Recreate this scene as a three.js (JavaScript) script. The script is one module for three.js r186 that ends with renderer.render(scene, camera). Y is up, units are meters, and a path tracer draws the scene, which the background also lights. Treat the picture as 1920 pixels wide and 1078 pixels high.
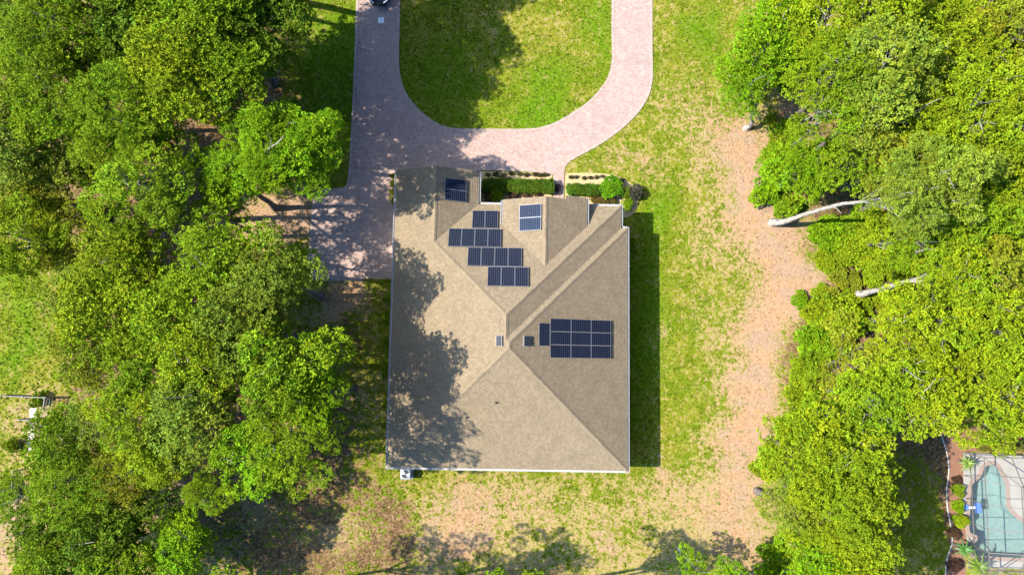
import * as THREE from 'three';
import { Sky } from 'three/addons/objects/Sky.js';
import { mergeGeometries } from 'three/addons/utils/BufferGeometryUtils.js';
import { RoundedBoxGeometry } from 'three/addons/geometries/RoundedBoxGeometry.js';

// ------------------------------------------------------------------ camera, sky, sun, exposure
const scene = new THREE.Scene();
const FOCAL = 1280, ALT = 57, TILT = THREE.MathUtils.degToRad(5.5), TURN = 0.0150;   // focal length in photo pixels (1920 x 1078)
const camera = new THREE.PerspectiveCamera(2 * Math.atan(539 / FOCAL) * 180 / Math.PI, 1920 / 1078, 0.5, 2500);
const camPos = new THREE.Vector3(0, ALT, 0);
const up0 = new THREE.Vector3(-TURN, 0, -1).normalize();
const fwd = new THREE.Vector3(0, -Math.cos(TILT), 0).addScaledVector(up0, Math.sin(TILT)).normalize();
const rightV = new THREE.Vector3().crossVectors(fwd, up0).normalize();
const upV = new THREE.Vector3().crossVectors(rightV, fwd).normalize();
camera.position.copy(camPos);
camera.up.copy(upV);
camera.lookAt(camPos.clone().add(fwd));

const SUN_ELEV = THREE.MathUtils.degToRad(44);
const sunDir = new THREE.Vector3(-Math.cos(SUN_ELEV), Math.sin(SUN_ELEV), 0.0).normalize();
const sky = new Sky();
sky.name = 'sky'; sky.userData.kind = 'structure'; sky.scale.setScalar(2000);
sky.material.uniforms.sunPosition.value.copy(sunDir);
sky.material.uniforms.turbidity.value = 6;
sky.material.uniforms.rayleigh.value = 1.0;
sky.material.uniforms.mieCoefficient.value = 0.004;
scene.add(sky);
scene.environmentIntensity = 0.18;
const sun = new THREE.DirectionalLight(new THREE.Color(1, 0.93, 0.82), 4.6);
sun.position.copy(sunDir).multiplyScalar(140);
sun.castShadow = true;
sun.shadow.mapSize.set(4096, 4096);
Object.assign(sun.shadow.camera, { left: -70, right: 70, top: 70, bottom: -70, near: 10, far: 300 });
scene.add(sun, sun.target);

const renderer = new THREE.WebGLRenderer({ antialias: true });
renderer.toneMapping = THREE.LinearToneMapping;
renderer.toneMappingExposure = 2.45;
renderer.shadowMap.enabled = true;

// ------------------------------------------------------------------ helpers
const px = (u, v, h = 0) => {                                   // photo pixel -> the point at height h that it shows
  const d = fwd.clone().multiplyScalar(FOCAL).addScaledVector(rightV, u - 960).addScaledVector(upV, 539 - v);
  return camPos.clone().addScaledVector(d, (h - ALT) / d.y);
};
const toPhoto = (x, z) => {                                     // ground point -> photo pixel, to read the ground cover map
  const qx = x, qy = -ALT, qz = z;
  const w = qx * fwd.x + qy * fwd.y + qz * fwd.z;
  return [960 + FOCAL * (qx * rightV.x + qy * rightV.y + qz * rightV.z) / w, 539 - FOCAL * (qx * upV.x + qy * upV.y + qz * upV.z) / w];
};
function rng(seed) { let a = seed >>> 0; return () => { a = (a + 0x6D2B79F5) | 0; let t = Math.imul(a ^ (a >>> 15), 1 | a); t = (t + Math.imul(t ^ (t >>> 7), 61 | t)) ^ t; return ((t ^ (t >>> 14)) >>> 0) / 4294967296; }; }
const NT = new Float32Array(65536); { const r = rng(77); for (let i = 0; i < 65536; i++) NT[i] = r(); }
function vnoise(x, y) {
  const xi = Math.floor(x), yi = Math.floor(y); let fx = x - xi, fy = y - yi;
  fx = fx * fx * (3 - 2 * fx); fy = fy * fy * (3 - 2 * fy);
  const a = xi & 255, b = (xi + 1) & 255, c = (yi & 255) << 8, d = ((yi + 1) & 255) << 8;
  return (NT[a + c] * (1 - fx) + NT[b + c] * fx) * (1 - fy) + (NT[a + d] * (1 - fx) + NT[b + d] * fx) * fy;
}
const fbm = (x, y, o = 3) => { let s = 0, a = 0.5, n = 0; for (let i = 0; i < o; i++) { s += a * vnoise(x, y); n += a; x = x * 2.03 + 17.3; y = y * 2.03 + 5.1; a *= 0.5; } return s / n; };
const noise3 = (x, y, z) => (vnoise(x + z * 1.7, y - z * 1.3 + 31) + vnoise(y + 11.3, z + x * 0.6 + 7) + vnoise(z + 3.1, x - y * 0.4 + 53)) / 3;
const sstep = (a, b, x) => { const t = Math.min(1, Math.max(0, (x - a) / (b - a))); return t * t * (3 - 2 * t); };
const lerp = (a, b, t) => a + (b - a) * t;
const mix3 = (a, b, t) => [lerp(a[0], b[0], t), lerp(a[1], b[1], t), lerp(a[2], b[2], t)];
const lin = (r, g, b) => new THREE.Color().setRGB(r, g, b);
const enc = (c) => 255 * (c <= 0.0031308 ? 12.92 * c : 1.055 * Math.pow(Math.min(1, c), 1 / 2.4) - 0.055);
const ENC = new Uint8Array(4097); for (let i = 0; i <= 4096; i++) ENC[i] = Math.round(enc(i / 4096));
const enc8 = (c) => ENC[Math.max(0, Math.min(4096, Math.round(c * 4096)))];
function dataTex(w, h, fn, colour = true) {
  const d = new Uint8Array(w * h * 4);
  for (let j = 0; j < h; j++) for (let i = 0; i < w; i++) {
    const c = fn(i, j), k = (j * w + i) * 4;
    if (colour) { d[k] = enc8(c[0]); d[k + 1] = enc8(c[1]); d[k + 2] = enc8(c[2]); } else d[k] = d[k + 1] = d[k + 2] = Math.max(0, Math.min(255, c * 255));
    d[k + 3] = 255;
  }
  const t = new THREE.DataTexture(d, w, h, THREE.RGBAFormat);
  t.magFilter = THREE.LinearFilter; t.minFilter = THREE.LinearMipmapLinearFilter; t.generateMipmaps = true;
  t.wrapS = t.wrapT = THREE.RepeatWrapping; if (colour) t.colorSpace = THREE.SRGBColorSpace;
  t.needsUpdate = true; return t;
}
const std = (r, g, b, rough = 0.8, more = {}) => new THREE.MeshStandardMaterial({ color: lin(r, g, b), roughness: rough, ...more });
const used = {};
const numbered = (n) => { const k = used[n] = (used[n] ?? -1) + 1; return k ? `${n}_${String(k).padStart(3, '0')}` : n; };
function shade(o) { o.castShadow = true; o.receiveShadow = true; return o; }
function part(name, geo, mat, parent) { const m = shade(new THREE.Mesh(Array.isArray(geo) ? mergeGeometries(geo.map(strip)) : geo, mat)); m.name = name; parent.add(m); return m; }
function strip(g) { g = g.index ? g.toNonIndexed() : g; const o = new THREE.BufferGeometry(); for (const k of ['position', 'normal', 'uv']) { if (g.attributes[k]) o.setAttribute(k, g.attributes[k]); else if (k === 'uv') o.setAttribute('uv', new THREE.BufferAttribute(new Float32Array(g.attributes.position.count * 2), 2)); } return o; }
function tag(o, label, category, group) { o.userData.label = label; o.userData.category = category; if (group) o.userData.group = group; return o; }
function thing(name, label, category, x = 0, y = 0, z = 0, turn = 0, group) { const g = new THREE.Group(); g.name = numbered(name); g.position.set(x, y, z); g.rotation.y = turn; scene.add(g); return tag(g, label, category, group); }
function solo(name, geo, mat, label, category, group) { const m = part(numbered(name), geo, mat, scene); return tag(m, label, category, group); }
function structure(name, geo, mat, parent = scene) { const m = part(parent === scene ? numbered(name) : name, geo, mat, parent); if (parent === scene) m.userData.kind = 'structure'; return m; }
function box(w, h, d, x = 0, y = 0, z = 0, r = 0) { const g = r ? new RoundedBoxGeometry(w, h, d, 2, r) : new THREE.BoxGeometry(w, h, d); g.translate(x, y, z); return g; }
function geoFrom(pos, uv, idx) { const g = new THREE.BufferGeometry(); g.setAttribute('position', new THREE.Float32BufferAttribute(pos, 3)); if (uv) g.setAttribute('uv', new THREE.Float32BufferAttribute(uv, 2)); if (idx) g.setIndex(idx); g.computeVertexNormals(); return g; }
// tapered tube through points (array of Vector3), radius function of 0..1
function tube(pts, rad, sides = 7, cap = true) {
  const pos = [], idx = [], uv = []; const n = pts.length; let nrm = new THREE.Vector3(1, 0, 0.3).normalize(); let len = 0;
  for (let i = 0; i < n; i++) {
    const t = pts[Math.min(n - 1, i + 1)].clone().sub(pts[Math.max(0, i - 1)]).normalize();
    nrm.addScaledVector(t, -nrm.dot(t)); if (nrm.lengthSq() < 1e-4) nrm.set(0.2, 0.9, 0.4).addScaledVector(t, -t.y); nrm.normalize();
    const bi = new THREE.Vector3().crossVectors(t, nrm); const r = rad(i / (n - 1), i); if (i) len += pts[i].distanceTo(pts[i - 1]);
    for (let k = 0; k <= sides; k++) { const a = k / sides * Math.PI * 2, c = Math.cos(a) * r, s = Math.sin(a) * r; pos.push(pts[i].x + nrm.x * c + bi.x * s, pts[i].y + nrm.y * c + bi.y * s, pts[i].z + nrm.z * c + bi.z * s); uv.push(k / sides, len); }
  }
  for (let i = 0; i < n - 1; i++) for (let k = 0; k < sides; k++) { const a = i * (sides + 1) + k, b = a + sides + 1; idx.push(a, a + 1, b, b, a + 1, b + 1); }
  if (cap) { const c = pos.length / 3; pos.push(pts[n - 1].x, pts[n - 1].y, pts[n - 1].z); uv.push(0.5, len); const o = (n - 1) * (sides + 1); for (let k = 0; k < sides; k++) idx.push(o + k, o + k + 1, c); }
  return geoFrom(pos, uv, idx);
}
const bar = (a, b, w, h = w) => { const d = b.clone().sub(a), L = d.length(); const g = new THREE.BoxGeometry(w, h, L); const q = new THREE.Quaternion(); const m = new THREE.Matrix4().lookAt(a, b, Math.abs(d.y) > 0.98 * L ? new THREE.Vector3(1, 0, 0) : new THREE.Vector3(0, 1, 0)); q.setFromRotationMatrix(m); g.applyQuaternion(q); g.translate((a.x + b.x) / 2, (a.y + b.y) / 2, (a.z + b.z) / 2); return g; };
// flat sheet from an outline of [x, z] points (optionally with holes) at height y, uv in metres
function sheet(outline, y, holes = [], uvf = (x, z) => [x, z]) {
  const c = outline.map(([x, z]) => new THREE.Vector2(x, -z)), hs = holes.map(h => h.map(([x, z]) => new THREE.Vector2(x, -z)));
  if (THREE.ShapeUtils.isClockWise(c)) c.reverse(); for (const h of hs) if (!THREE.ShapeUtils.isClockWise(h)) h.reverse();
  const tri = THREE.ShapeUtils.triangulateShape(c, hs), all = [...c, ...hs.flat()];
  const pos = [], uv = []; for (const p of all) { pos.push(p.x, y, -p.y); uv.push(...uvf(p.x, -p.y)); }
  return geoFrom(pos, uv, tri.flat());
}
const smooth = (pts, n, closed = false) => new THREE.CatmullRomCurve3(pts.map(([x, z]) => new THREE.Vector3(x, 0, z)), closed, 'centripetal').getPoints(n).map(p => [p.x, p.z]);
const P2 = (list, h = 0) => list.map(([u, v]) => { const p = px(u, v, h); return [p.x, p.z]; });
// ------------------------------------------------------------------ ground
const poolLine = smooth(P2([[1853, 869], [1843, 876], [1838, 890], [1830, 898], [1821, 906], [1818, 920], [1816, 960], [1817, 1000], [1832, 1008], [1822, 1018], [1824, 1042], [1850, 1046], [1960, 1047], [2010, 1030], [2010, 995], [1960, 985], [1917, 974], [1903, 963], [1893, 952], [1891, 930], [1889, 905], [1880, 888], [1872, 874], [1863, 868]]), 120, true).slice(0, -1);
const GX0 = -56, GX1 = 56, GZ0 = -44, GZ1 = 32, GW = 2048, GH = 1390;
const COVER = {   // ellipses on the ground in photo coordinates: u, v, ru, rv, weight
  soil: [[1395, 280, 55, 60, 1], [1400, 360, 60, 60, 1], [1440, 440, 70, 60, 1.1], [1485, 510, 55, 60, 1.1], [1460, 580, 60, 60, 1], [1422, 660, 55, 70, .95], [1420, 750, 55, 70, .95], [1410, 820, 50, 55, .85], [1378, 900, 55, 65, .72], [1395, 1000, 50, 80, .82], [1250, 890, 40, 25, .6], [1300, 960, 70, 60, .5],
    [1180, 960, 60, 60, .35], [1130, 1030, 40, 40, .6], [1000, 950, 110, 50, .5], [880, 1000, 55, 55, .65], [860, 930, 60, 40, .55], [820, 1020, 70, 60, .7], [500, 420, 100, 60, 1.1], [560, 400, 50, 40, .7], [320, 920, 40, 60, 1], [480, 950, 60, 50, .8], [560, 1030, 80, 50, .6], [640, 1010, 60, 50, .6], [205, 465, 30, 30, .5], [125, 670, 25, 20, 1], [30, 830, 40, 60, .6], [30, 960, 40, 40, .7], [20, 1040, 30, 50, .8], [1500, 170, 40, 60, 1], [1530, 100, 30, 40, 1], [1480, 215, 40, 50, .9], [1560, 560, 40, 25, .7], [1600, 690, 40, 30, .8], [1170, 300, 70, 18, .55], [1230, 330, 30, 35, .5], [1235, 630, 14, 20, .45], [1235, 850, 14, 40, .5], [1280, 200, 30, 60, .3], [1320, 230, 40, 60, .55], [1340, 480, 40, 60, .35], [640, 560, 60, 40, .9], [640, 590, 50, 50, .5], [690, 750, 50, 60, .5], [80, 780, 30, 40, .9], [1600, 900, 300, 80, 0]],
  litter: [[320, 420, 190, 160, .9], [320, 650, 190, 160, .9], [340, 850, 190, 140, .9], [250, 150, 260, 200, 1], [500, 260, 70, 60, .7], [480, 120, 40, 120, .7], [1750, 300, 330, 330, 1], [1760, 640, 300, 180, 1], [1560, 950, 110, 160, .9], [640, 800, 70, 110, .6], [560, 980, 170, 110, .62], [750, 970, 60, 60, .6], [760, 1060, 160, 50, .5], [560, 1060, 110, 60, .5], [1000, 1078, 140, 40, .4], [1250, 1030, 100, 40, .3], [1795, 950, 22, 130, 1.2], [1760, 850, 40, 60, .5], [660, 620, 50, 60, .6]],
  green: [[1260, 400, 60, 50, .8], [1270, 520, 60, 60, .5], [1380, 540, 70, 40, .5], [1290, 720, 50, 80, .75], [1270, 640, 50, 60, .45], [1010, 195, 50, 50, .9], [1030, 130, 40, 40, .3], [1130, 60, 40, 100, .6], [1290, 60, 60, 70, .6], [1340, 90, 40, 80, .5], [1260, 300, 50, 40, .5], [1100, 910, 50, 20, .45], [1160, 940, 22, 30, .6], [1050, 880, 60, 14, .5], [1140, 1000, 30, 14, .7], [1310, 950, 10, 14, .8], [1290, 830, 40, 50, .6], [1205, 640, 40, 250, .9], [20, 690, 40, 50, .8], [30, 540, 50, 80, .8], [60, 620, 50, 50, .4], [15, 840, 25, 40, .4], [700, 130, 40, 200, .6], [620, 130, 70, 180, 1], [820, 160, 110, 120, .6], [820, 900, 40, 30, .5], [1720, 960, 70, 160, 1], [660, 570, 50, 50, .3], [710, 640, 40, 60, .3]],
};
const ell = (list, u, v) => { let s = 0; for (const [a, b, c, d, w] of list) { const q = ((u - a) / c) ** 2 + ((v - b) / d) ** 2; if (q < 4) s += w * Math.exp(-q * 0.9); } return s; };
function coverAt(x, z) {
  const [u, v] = toPhoto(x, z);
  const wu = u + (fbm(x * 0.45, z * 0.45, 2) - 0.5) * 60, wv = v + (fbm(x * 0.45 + 40, z * 0.45 + 9, 2) - 0.5) * 60;
  let soil = ell(COVER.soil, wu, wv), leafLitter = ell(COVER.litter, wu, wv), gr = ell(COVER.green, wu, wv);
  const out = u < -40 || u > 1960 || v < -40 || v > 1120;
  // back yard and side yard are thinner grass
  let thin = 0.38 + 0.30 * sstep(870, 910, wv) * sstep(880, 960, wu) * (1 - sstep(1440, 1500, wu)) + 0.26 * sstep(1190, 1320, wu) * sstep(150, 260, wv) + 0.25 * sstep(880, 940, wv) * (1 - sstep(900, 1000, wu)) - 0.1 * (1 - sstep(240, 260, v)) * sstep(740, 760, u) * (1 - sstep(1150, 1165, u));
  if (out) thin = 0.45;
  return { soil, leafLitter, dry: thin - gr * 0.45 };
}
const CN = 0.2, CW = Math.round((GX1 - GX0) / CN) + 2, CH = Math.round((GZ1 - GZ0) / CN) + 2, CG = new Float32Array(CW * CH * 3);   // sampled every 20 cm
for (let j = 0; j < CH; j++) for (let i = 0; i < CW; i++) { const c = coverAt(GX0 + i * CN, GZ0 + j * CN); CG.set([c.soil, c.leafLitter, c.dry], (j * CW + i) * 3); }
function cover(x, z) {
  const fx = Math.max(0, Math.min(CW - 1.001, (x - GX0) / CN)), fz = Math.max(0, Math.min(CH - 1.001, (z - GZ0) / CN)), i = Math.floor(fx), j = Math.floor(fz), a = fx - i, b = fz - j, o = (j * CW + i) * 3, q = o + CW * 3;
  const at = k => (CG[o + k] * (1 - a) + CG[o + 3 + k] * a) * (1 - b) + (CG[q + k] * (1 - a) + CG[q + 3 + k] * a) * b;
  return { soil: at(0), leafLitter: at(1), dry: at(2) };
}
const G_GRASS = [0.118, 0.158, 0.006], G_LUSH = [0.085, 0.175, 0.003], G_OLIVE = [0.190, 0.188, 0.016], G_DRY = [0.345, 0.245, 0.110], G_SOIL = [0.365, 0.212, 0.120], G_SOIL2 = [0.325, 0.208, 0.132], LEAF_BROWN = [0.105, 0.062, 0.026], LEAF_PALE = [0.26, 0.165, 0.08];
function groundColour(x, z) {
  const c = cover(x, z);
  const n1 = fbm(x * 0.8, z * 0.8, 3), n2 = fbm(x * 3.1 + 9, z * 3.1 + 4, 2), n3 = vnoise(x * 8.3, z * 8.3), n4 = vnoise(x * 15.1 + 50, z * 15.1);
  let g = mix3(G_GRASS, G_OLIVE, sstep(0.3, 0.72, n1 * 0.6 + n2 * 0.4));
  g = mix3(g, G_LUSH, sstep(0.28, -0.1, c.dry) * 0.85);
  const f = n2 * 0.42 + n3 * 0.33 + n4 * 0.25;
  g = mix3(g, G_DRY, 0.72 * sstep(0.55 - 0.45 * (c.dry - 0.25), 0.78 - 0.45 * (c.dry - 0.25), f + (n1 - 0.5) * 0.12));
  let s = mix3(G_SOIL, G_SOIL2, sstep(0.35, 0.7, n1)); s = mix3(s, G_DRY, 0.4 * sstep(0.5, 0.8, n3 * 0.6 + n4 * 0.4)); s = mix3(s, G_OLIVE, 0.6 * sstep(0.60, 0.85, n2 * 0.6 + n4 * 0.4));
  g = mix3(g, s, sstep(0.22, 1.05, c.soil + (fbm(x * 2.6 + 5, z * 0.9, 2) - 0.5) * 0.5 + (n2 - 0.5) * 0.7 + (n4 - 0.5) * 0.9 + (n3 - 0.5) * 0.7));
  let l = mix3(LEAF_BROWN, LEAF_PALE, sstep(0.4, 0.8, n3 * 0.5 + n4 * 0.5));
  g = mix3(g, l, sstep(0.35, 0.75, c.leafLitter - c.soil * 0.5 + (n2 - 0.5) * 0.7 + (n3 - 0.5) * 0.3));
  const k = 0.80 + 0.40 * (0.5 * n3 + 0.5 * vnoise(x * 27, z * 27));
  return [g[0] * k, g[1] * k, g[2] * k, c];
}
{
  const map = dataTex(GW, GH, (i, j) => groundColour(GX0 + (i + 0.5) / GW * (GX1 - GX0), GZ1 - (j + 0.5) / GH * (GZ1 - GZ0)));
  map.wrapS = map.wrapT = THREE.ClampToEdgeWrapping;
  const bump = dataTex(1024, 1024, (i, j) => 0.5 * vnoise(i / 4, j / 4) + 0.3 * vnoise(i / 9 + 3, j / 9) + 0.2 * vnoise(i / 30, j / 30), false);
  bump.repeat.set(14, 9.5);
  const rect = [[GX0, GZ0], [GX1, GZ0], [GX1, GZ1], [GX0, GZ1]];
  const g = sheet(rect, 0, [poolLine], (x, z) => [(x - GX0) / (GX1 - GX0), (GZ1 - z) / (GZ1 - GZ0)]);
  structure('ground', g, new THREE.MeshPhysicalMaterial({ map, bumpMap: bump, bumpScale: 0.03, roughness: 1, specularIntensity: 0.2 }));
  const far = sheet([[-450, -450], [450, -450], [450, 450], [-450, 450]], -0.05, [rect], (x, z) => [x / 900, z / 900]);
  const fm = dataTex(512, 512, (i, j) => { const n = fbm(i / 30, j / 30, 4), k = vnoise(i / 2, j / 2); return mix3(mix3(G_GRASS, G_OLIVE, n), G_DRY, 0.6 * sstep(0.5, 0.8, k)); }); fm.repeat.set(30, 30);
  structure('distant_ground', far, new THREE.MeshStandardMaterial({ map: fm, roughness: 1 }));
}
// ------------------------------------------------------------------ driveway of small pavers
const islandPx = [[750, -260], [750, 0], [748.5, 60], [748, 118], [750, 140], [757, 165], [768, 185], [786, 206], [808, 224], [830, 236], [856, 241], [900, 241.5], [985, 241.5], [1012, 239], [1040, 230], [1070, 213], [1100, 193], [1122, 171], [1139, 146], [1147, 118], [1147, 60], [1147, 0], [1147, -260]];
const outerPx = [[1223.5, -260], [1223.5, 0], [1223.5, 90], [1223.5, 150], [1217, 178], [1203, 203], [1180, 229], [1150, 254], [1115, 277], [1085, 293], [1068, 303], [1060, 313], [1058, 324], [1058, 364]];
const leftPx = [[1037, 364], [1037, 327], [990, 322], [900, 319]];
const padPx = [[668, 121], [661, 270], [656, 335], [652, 350], [643, 356], [618, 358], [601, 362], [592, 371], [589, 386], [585.5, 440], [582, 505], [584, 515], [592, 520], [608, 521.5], [680, 522], [745, 522]];
const driveOutline = [], islandLine = smooth(P2(islandPx), 120);
const outerLine = smooth(P2(outerPx.slice(0, 13)), 110);
const padLine = smooth(P2([[683, -260], [672, 0], ...padPx.slice(0, 15)]), 130);
{
  const a = P2([outerPx[13]]), b = P2(leftPx);
  driveOutline.push(...outerLine, [outerLine[outerLine.length - 1][0], -11.7], [b[0][0], -11.7], ...b.slice(1), [-8.9, -14.0], [-8.9, padLine[padLine.length - 1][1]], ...padLine.slice().reverse(), ...islandLine);
  const X0 = -18, X1 = 14, Z0 = -45, Z1 = -5, W = 1640, H = 2048, rp = rng(5);
  const tone = [[0.378, 0.256, 0.208], [0.40, 0.280, 0.23], [0.358, 0.226, 0.18], [0.38, 0.272, 0.23], [0.32, 0.228, 0.195], [0.42, 0.308, 0.25]];
  const cells = new Uint8Array(512 * 512); for (let i = 0; i < cells.length; i++) { const r = rp(); cells[i] = r < .3 ? 0 : r < .55 ? 1 : r < .72 ? 2 : r < .84 ? 3 : r < .91 ? 4 : 5; }
  const map = dataTex(W, H, (i, j) => {
    const x = X0 + (i + 0.5) / W * (X1 - X0), z = Z1 - (j + 0.5) / H * (Z1 - Z0);
    const row = Math.floor((z + 60) / 0.165), xs = (x + 60) / 0.235 + (row % 2) * 0.5, col = Math.floor(xs);
    let c = tone[cells[(row * 512 + col) & 262143]];
    const fx = xs - col, fz = (z + 60) / 0.165 - row, e = Math.min(fx * 0.235, (1 - fx) * 0.235, fz * 0.165, (1 - fz) * 0.165);
    const n = fbm(x * 0.35, z * 0.35, 3), s = fbm(x * 2.1 + 20, z * 2.1, 2);
    c = mix3(c, [0.27, 0.195, 0.165], 0.55 * sstep(0.52, 0.8, n * 0.6 + s * 0.4));
    if (e < 0.012) c = mix3(c, [0.20, 0.16, 0.13], 0.65);
    const k = 0.9 + 0.2 * vnoise(x * 31, z * 31); return [c[0] * k, c[1] * k, c[2] * k];
  });
  map.wrapS = map.wrapT = THREE.ClampToEdgeWrapping;
  const uvf = (x, z) => [(x - X0) / (X1 - X0), (Z1 - z) / (Z1 - Z0)];
  const bm = dataTex(512, 512, (i, j) => { const row = Math.floor(j / 32), fx = ((i + (row % 2) * 16) % 32), fz = j % 32; const e = Math.min(fx, 32 - fx, fz, 32 - fz); return Math.min(1, e / 3) * 0.85 + 0.15 * vnoise(i / 3, j / 3); }, false);
  bm.repeat.set((X1 - X0) / (16 * 0.235), (Z1 - Z0) / (16 * 0.165));
  const mat = new THREE.MeshStandardMaterial({ map, bumpMap: bm, bumpScale: 0.006, roughness: 0.85 });
  const drive = structure('driveway', sheet(driveOutline, 0.03, [], uvf), mat);
  // border course: each stone a small block set along the edge
  const edgeMats = [std(0.36, 0.27, 0.215), std(0.33, 0.25, 0.20), std(0.385, 0.295, 0.235)];
  const stones = [[], [], []]; const rs = rng(9);
  const walk = (line, side) => {
    for (let i = 0, acc = 0; i < line.length - 1; i++) {
      const [x0, z0] = line[i], [x1, z1] = line[i + 1], L = Math.hypot(x1 - x0, z1 - z0); let t = acc;
      while (t < L) { const x = lerp(x0, x1, t / L), z = lerp(z0, z1, t / L), a = Math.atan2(z1 - z0, x1 - x0); if (z > -40) { const g = new THREE.BoxGeometry(0.155, 0.06, 0.22); g.rotateY(-a); g.translate(x - Math.sin(a) * 0.10 * side, 0.012 + rs() * 0.012, z + Math.cos(a) * 0.10 * side); stones[Math.floor(rs() * 3)].push(g); } t += 0.165; }
      acc = t - L;
    }
  };
  walk(islandLine, 1); walk(outerLine, 1); walk(padLine, 1);
  stones.forEach((s, i) => { const m = part('border_course', s, edgeMats[i], drive); m.userData.kind = 'stuff'; });
}
// ------------------------------------------------------------------ house
const EAVE = 3.0, PIT = 0.42, CT = 1 / Math.hypot(1, PIT);
const HX = { w: -9.55, e: 9.1, e2: 8.6, g: -2.87 }, HZ = { s: 8.95, n: -10.1, n2: -11.9, g: -14.6 };
const GA = -0.9, GB = 5.78, GM = (GA + GB) / 2, GF = -12.08, GE = EAVE + 0.78;
const half = (HX.e - HX.w) / 2, half2 = (HX.e2 - HX.w) / 2, halfG = (HX.g - HX.w) / 2;
const XM = HX.w + half, XM2 = HX.w + half2, XG = HX.w + halfG;
const planes = {
  west: (x, z) => EAVE + PIT * (x - HX.w), east: (x, z) => EAVE + PIT * (HX.e - x), north: (x, z) => EAVE + PIT * (z - HZ.n),
  wingEast: (x) => EAVE + PIT * (HX.e2 - x), wingNorth: (x, z) => EAVE + PIT * (z - HZ.n2), garageEast: (x) => EAVE + PIT * (HX.g - x),
  gableWest: (x) => GE + PIT * (x - GA), gableEast: (x) => GE + PIT * (GB - x),
};
planes.south = (x, z) => EAVE + PIT * (HZ.s - z);
const house = thing('house', 'single storey house with tan shingle hip roof and white gutters', 'house');
const shingleMap = (() => {
  const W = 1024, r = rng(31), tabs = new Float32Array(128 * 128); for (let i = 0; i < tabs.length; i++) tabs[i] = r();
  // 8 m square: 55 courses, tabs about 0.25 m
  return dataTex(W, W, (i, j) => {
    const row = Math.floor(j / W * 55), tx = i / W * 60 + tabs[row & 127] * 3, col = Math.floor(tx) % 128;
    const t = tabs[(row * 37 + col * 128 + 5) & 16383], t2 = tabs[(row * 91 + col * 7 + 999) & 16383];
    const g = vnoise(i / 2.2, j / 2.2), n = fbm(i / 90, j / 90, 3);
    let c = mix3([0.196, 0.150, 0.098], [0.262, 0.206, 0.140], t); c = mix3(c, [0.17, 0.138, 0.095], 0.5 * sstep(0.75, 0.95, t2));
    const k = (0.75 + 0.3 * g) * (0.9 + 0.2 * n); return [c[0] * k, c[1] * 0.96 * k, c[2] * 0.84 * k];
  });
})();
const shingleMat = new THREE.MeshStandardMaterial({ map: shingleMap, roughness: 0.95 });
const roofBase = std(0.25, 0.2, 0.15, 0.95);
function clip(poly, axis, lim, keepAbove) {            // poly of [s, d]
  const out = []; for (let i = 0; i < poly.length; i++) { const a = poly[i], b = poly[(i + 1) % poly.length], ia = keepAbove ? a[axis] >= lim : a[axis] <= lim, ib = keepAbove ? b[axis] >= lim : b[axis] <= lim; if (ia) out.push(a); if (ia !== ib) { const t = (lim - a[axis]) / (b[axis] - a[axis]); out.push([lerp(a[0], b[0], t), lerp(a[1], b[1], t)]); } } return out;
}
// each course of shingles is a strip whose lower edge stands proud of the course below
function slope(name, poly, plane, dir, d0) {
  const [dx, dz] = dir, toS = ([x, z]) => [x * -dz + z * dx, x * dx + z * dz - d0], toX = (s, d) => [s * -dz + (d + d0) * dx, s * dx + (d + d0) * dz];
  const P = poly.map(toS), dmax = Math.max(...P.map(p => p[1])), dmin = Math.min(...P.map(p => p[1])), step = 0.145 * CT, lift = 0.022;
  const pos = [], uv = [], nor = [];
  const put = (s, d, up) => { const [x, z] = toX(s, d); pos.push(x, plane(x, z) + up, z); uv.push(s / 8, d / CT / 8); };
  for (let k = Math.floor(dmin / step); k * step < dmax; k++) {
    const lo = k * step, hi = lo + step; let q = clip(clip(P, 1, lo, true), 1, hi, false); if (q.length < 3) continue;
    const v2 = q.map(([s, d]) => new THREE.Vector2(s, d)); if (THREE.ShapeUtils.isClockWise(v2)) v2.reverse();
    const tri = THREE.ShapeUtils.triangulateShape(v2, []);
    // orient upward
    for (const t of tri) { const ps = t.map(i => { const [x, z] = toX(v2[i].x, v2[i].y); return [x, z]; }); const cr = (ps[1][0] - ps[0][0]) * (ps[2][1] - ps[0][1]) - (ps[1][1] - ps[0][1]) * (ps[2][0] - ps[0][0]); const o = cr < 0 ? t : [t[0], t[2], t[1]]; for (const i of o) put(v2[i].x, v2[i].y, lerp(lift, 0.001, Math.min(1, (v2[i].y - lo) / step))); }
    const low = q.filter(p => Math.abs(p[1] - lo) < 1e-6).map(p => p[0]); if (low.length > 1) { const a = Math.min(...low), b = Math.max(...low); for (const [s, u] of [[a, lift], [b, lift], [b, -0.03], [a, lift], [b, -0.03], [a, -0.03]]) put(s, lo, u); }
  }
  const g = geoFrom(pos, uv); const m = part('roof_slope', g, shingleMat, house);
  // deck under the shingles, with thickness
  const top = [], bot = []; const v2 = poly.map(([x, z]) => new THREE.Vector2(x, z)); const tri = THREE.ShapeUtils.triangulateShape(v2, []);
  const dp = []; for (const t of tri) { for (const i of t) dp.push(poly[i][0], plane(...poly[i]) - 0.02, poly[i][1]); for (const i of [t[0], t[2], t[1]]) dp.push(poly[i][0], plane(...poly[i]) - 0.16, poly[i][1]); }
  for (let i = 0; i < poly.length; i++) { const a = poly[i], b = poly[(i + 1) % poly.length], ha = plane(...a), hb = plane(...b); for (const [p, h] of [[a, ha - .02], [b, hb - .02], [b, hb - .16], [a, ha - .02], [b, hb - .16], [a, ha - .16]]) dp.push(p[0], h, p[1]); }
  part('roof_deck', geoFrom(dp), roofBase, m);
  return m;
}
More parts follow.
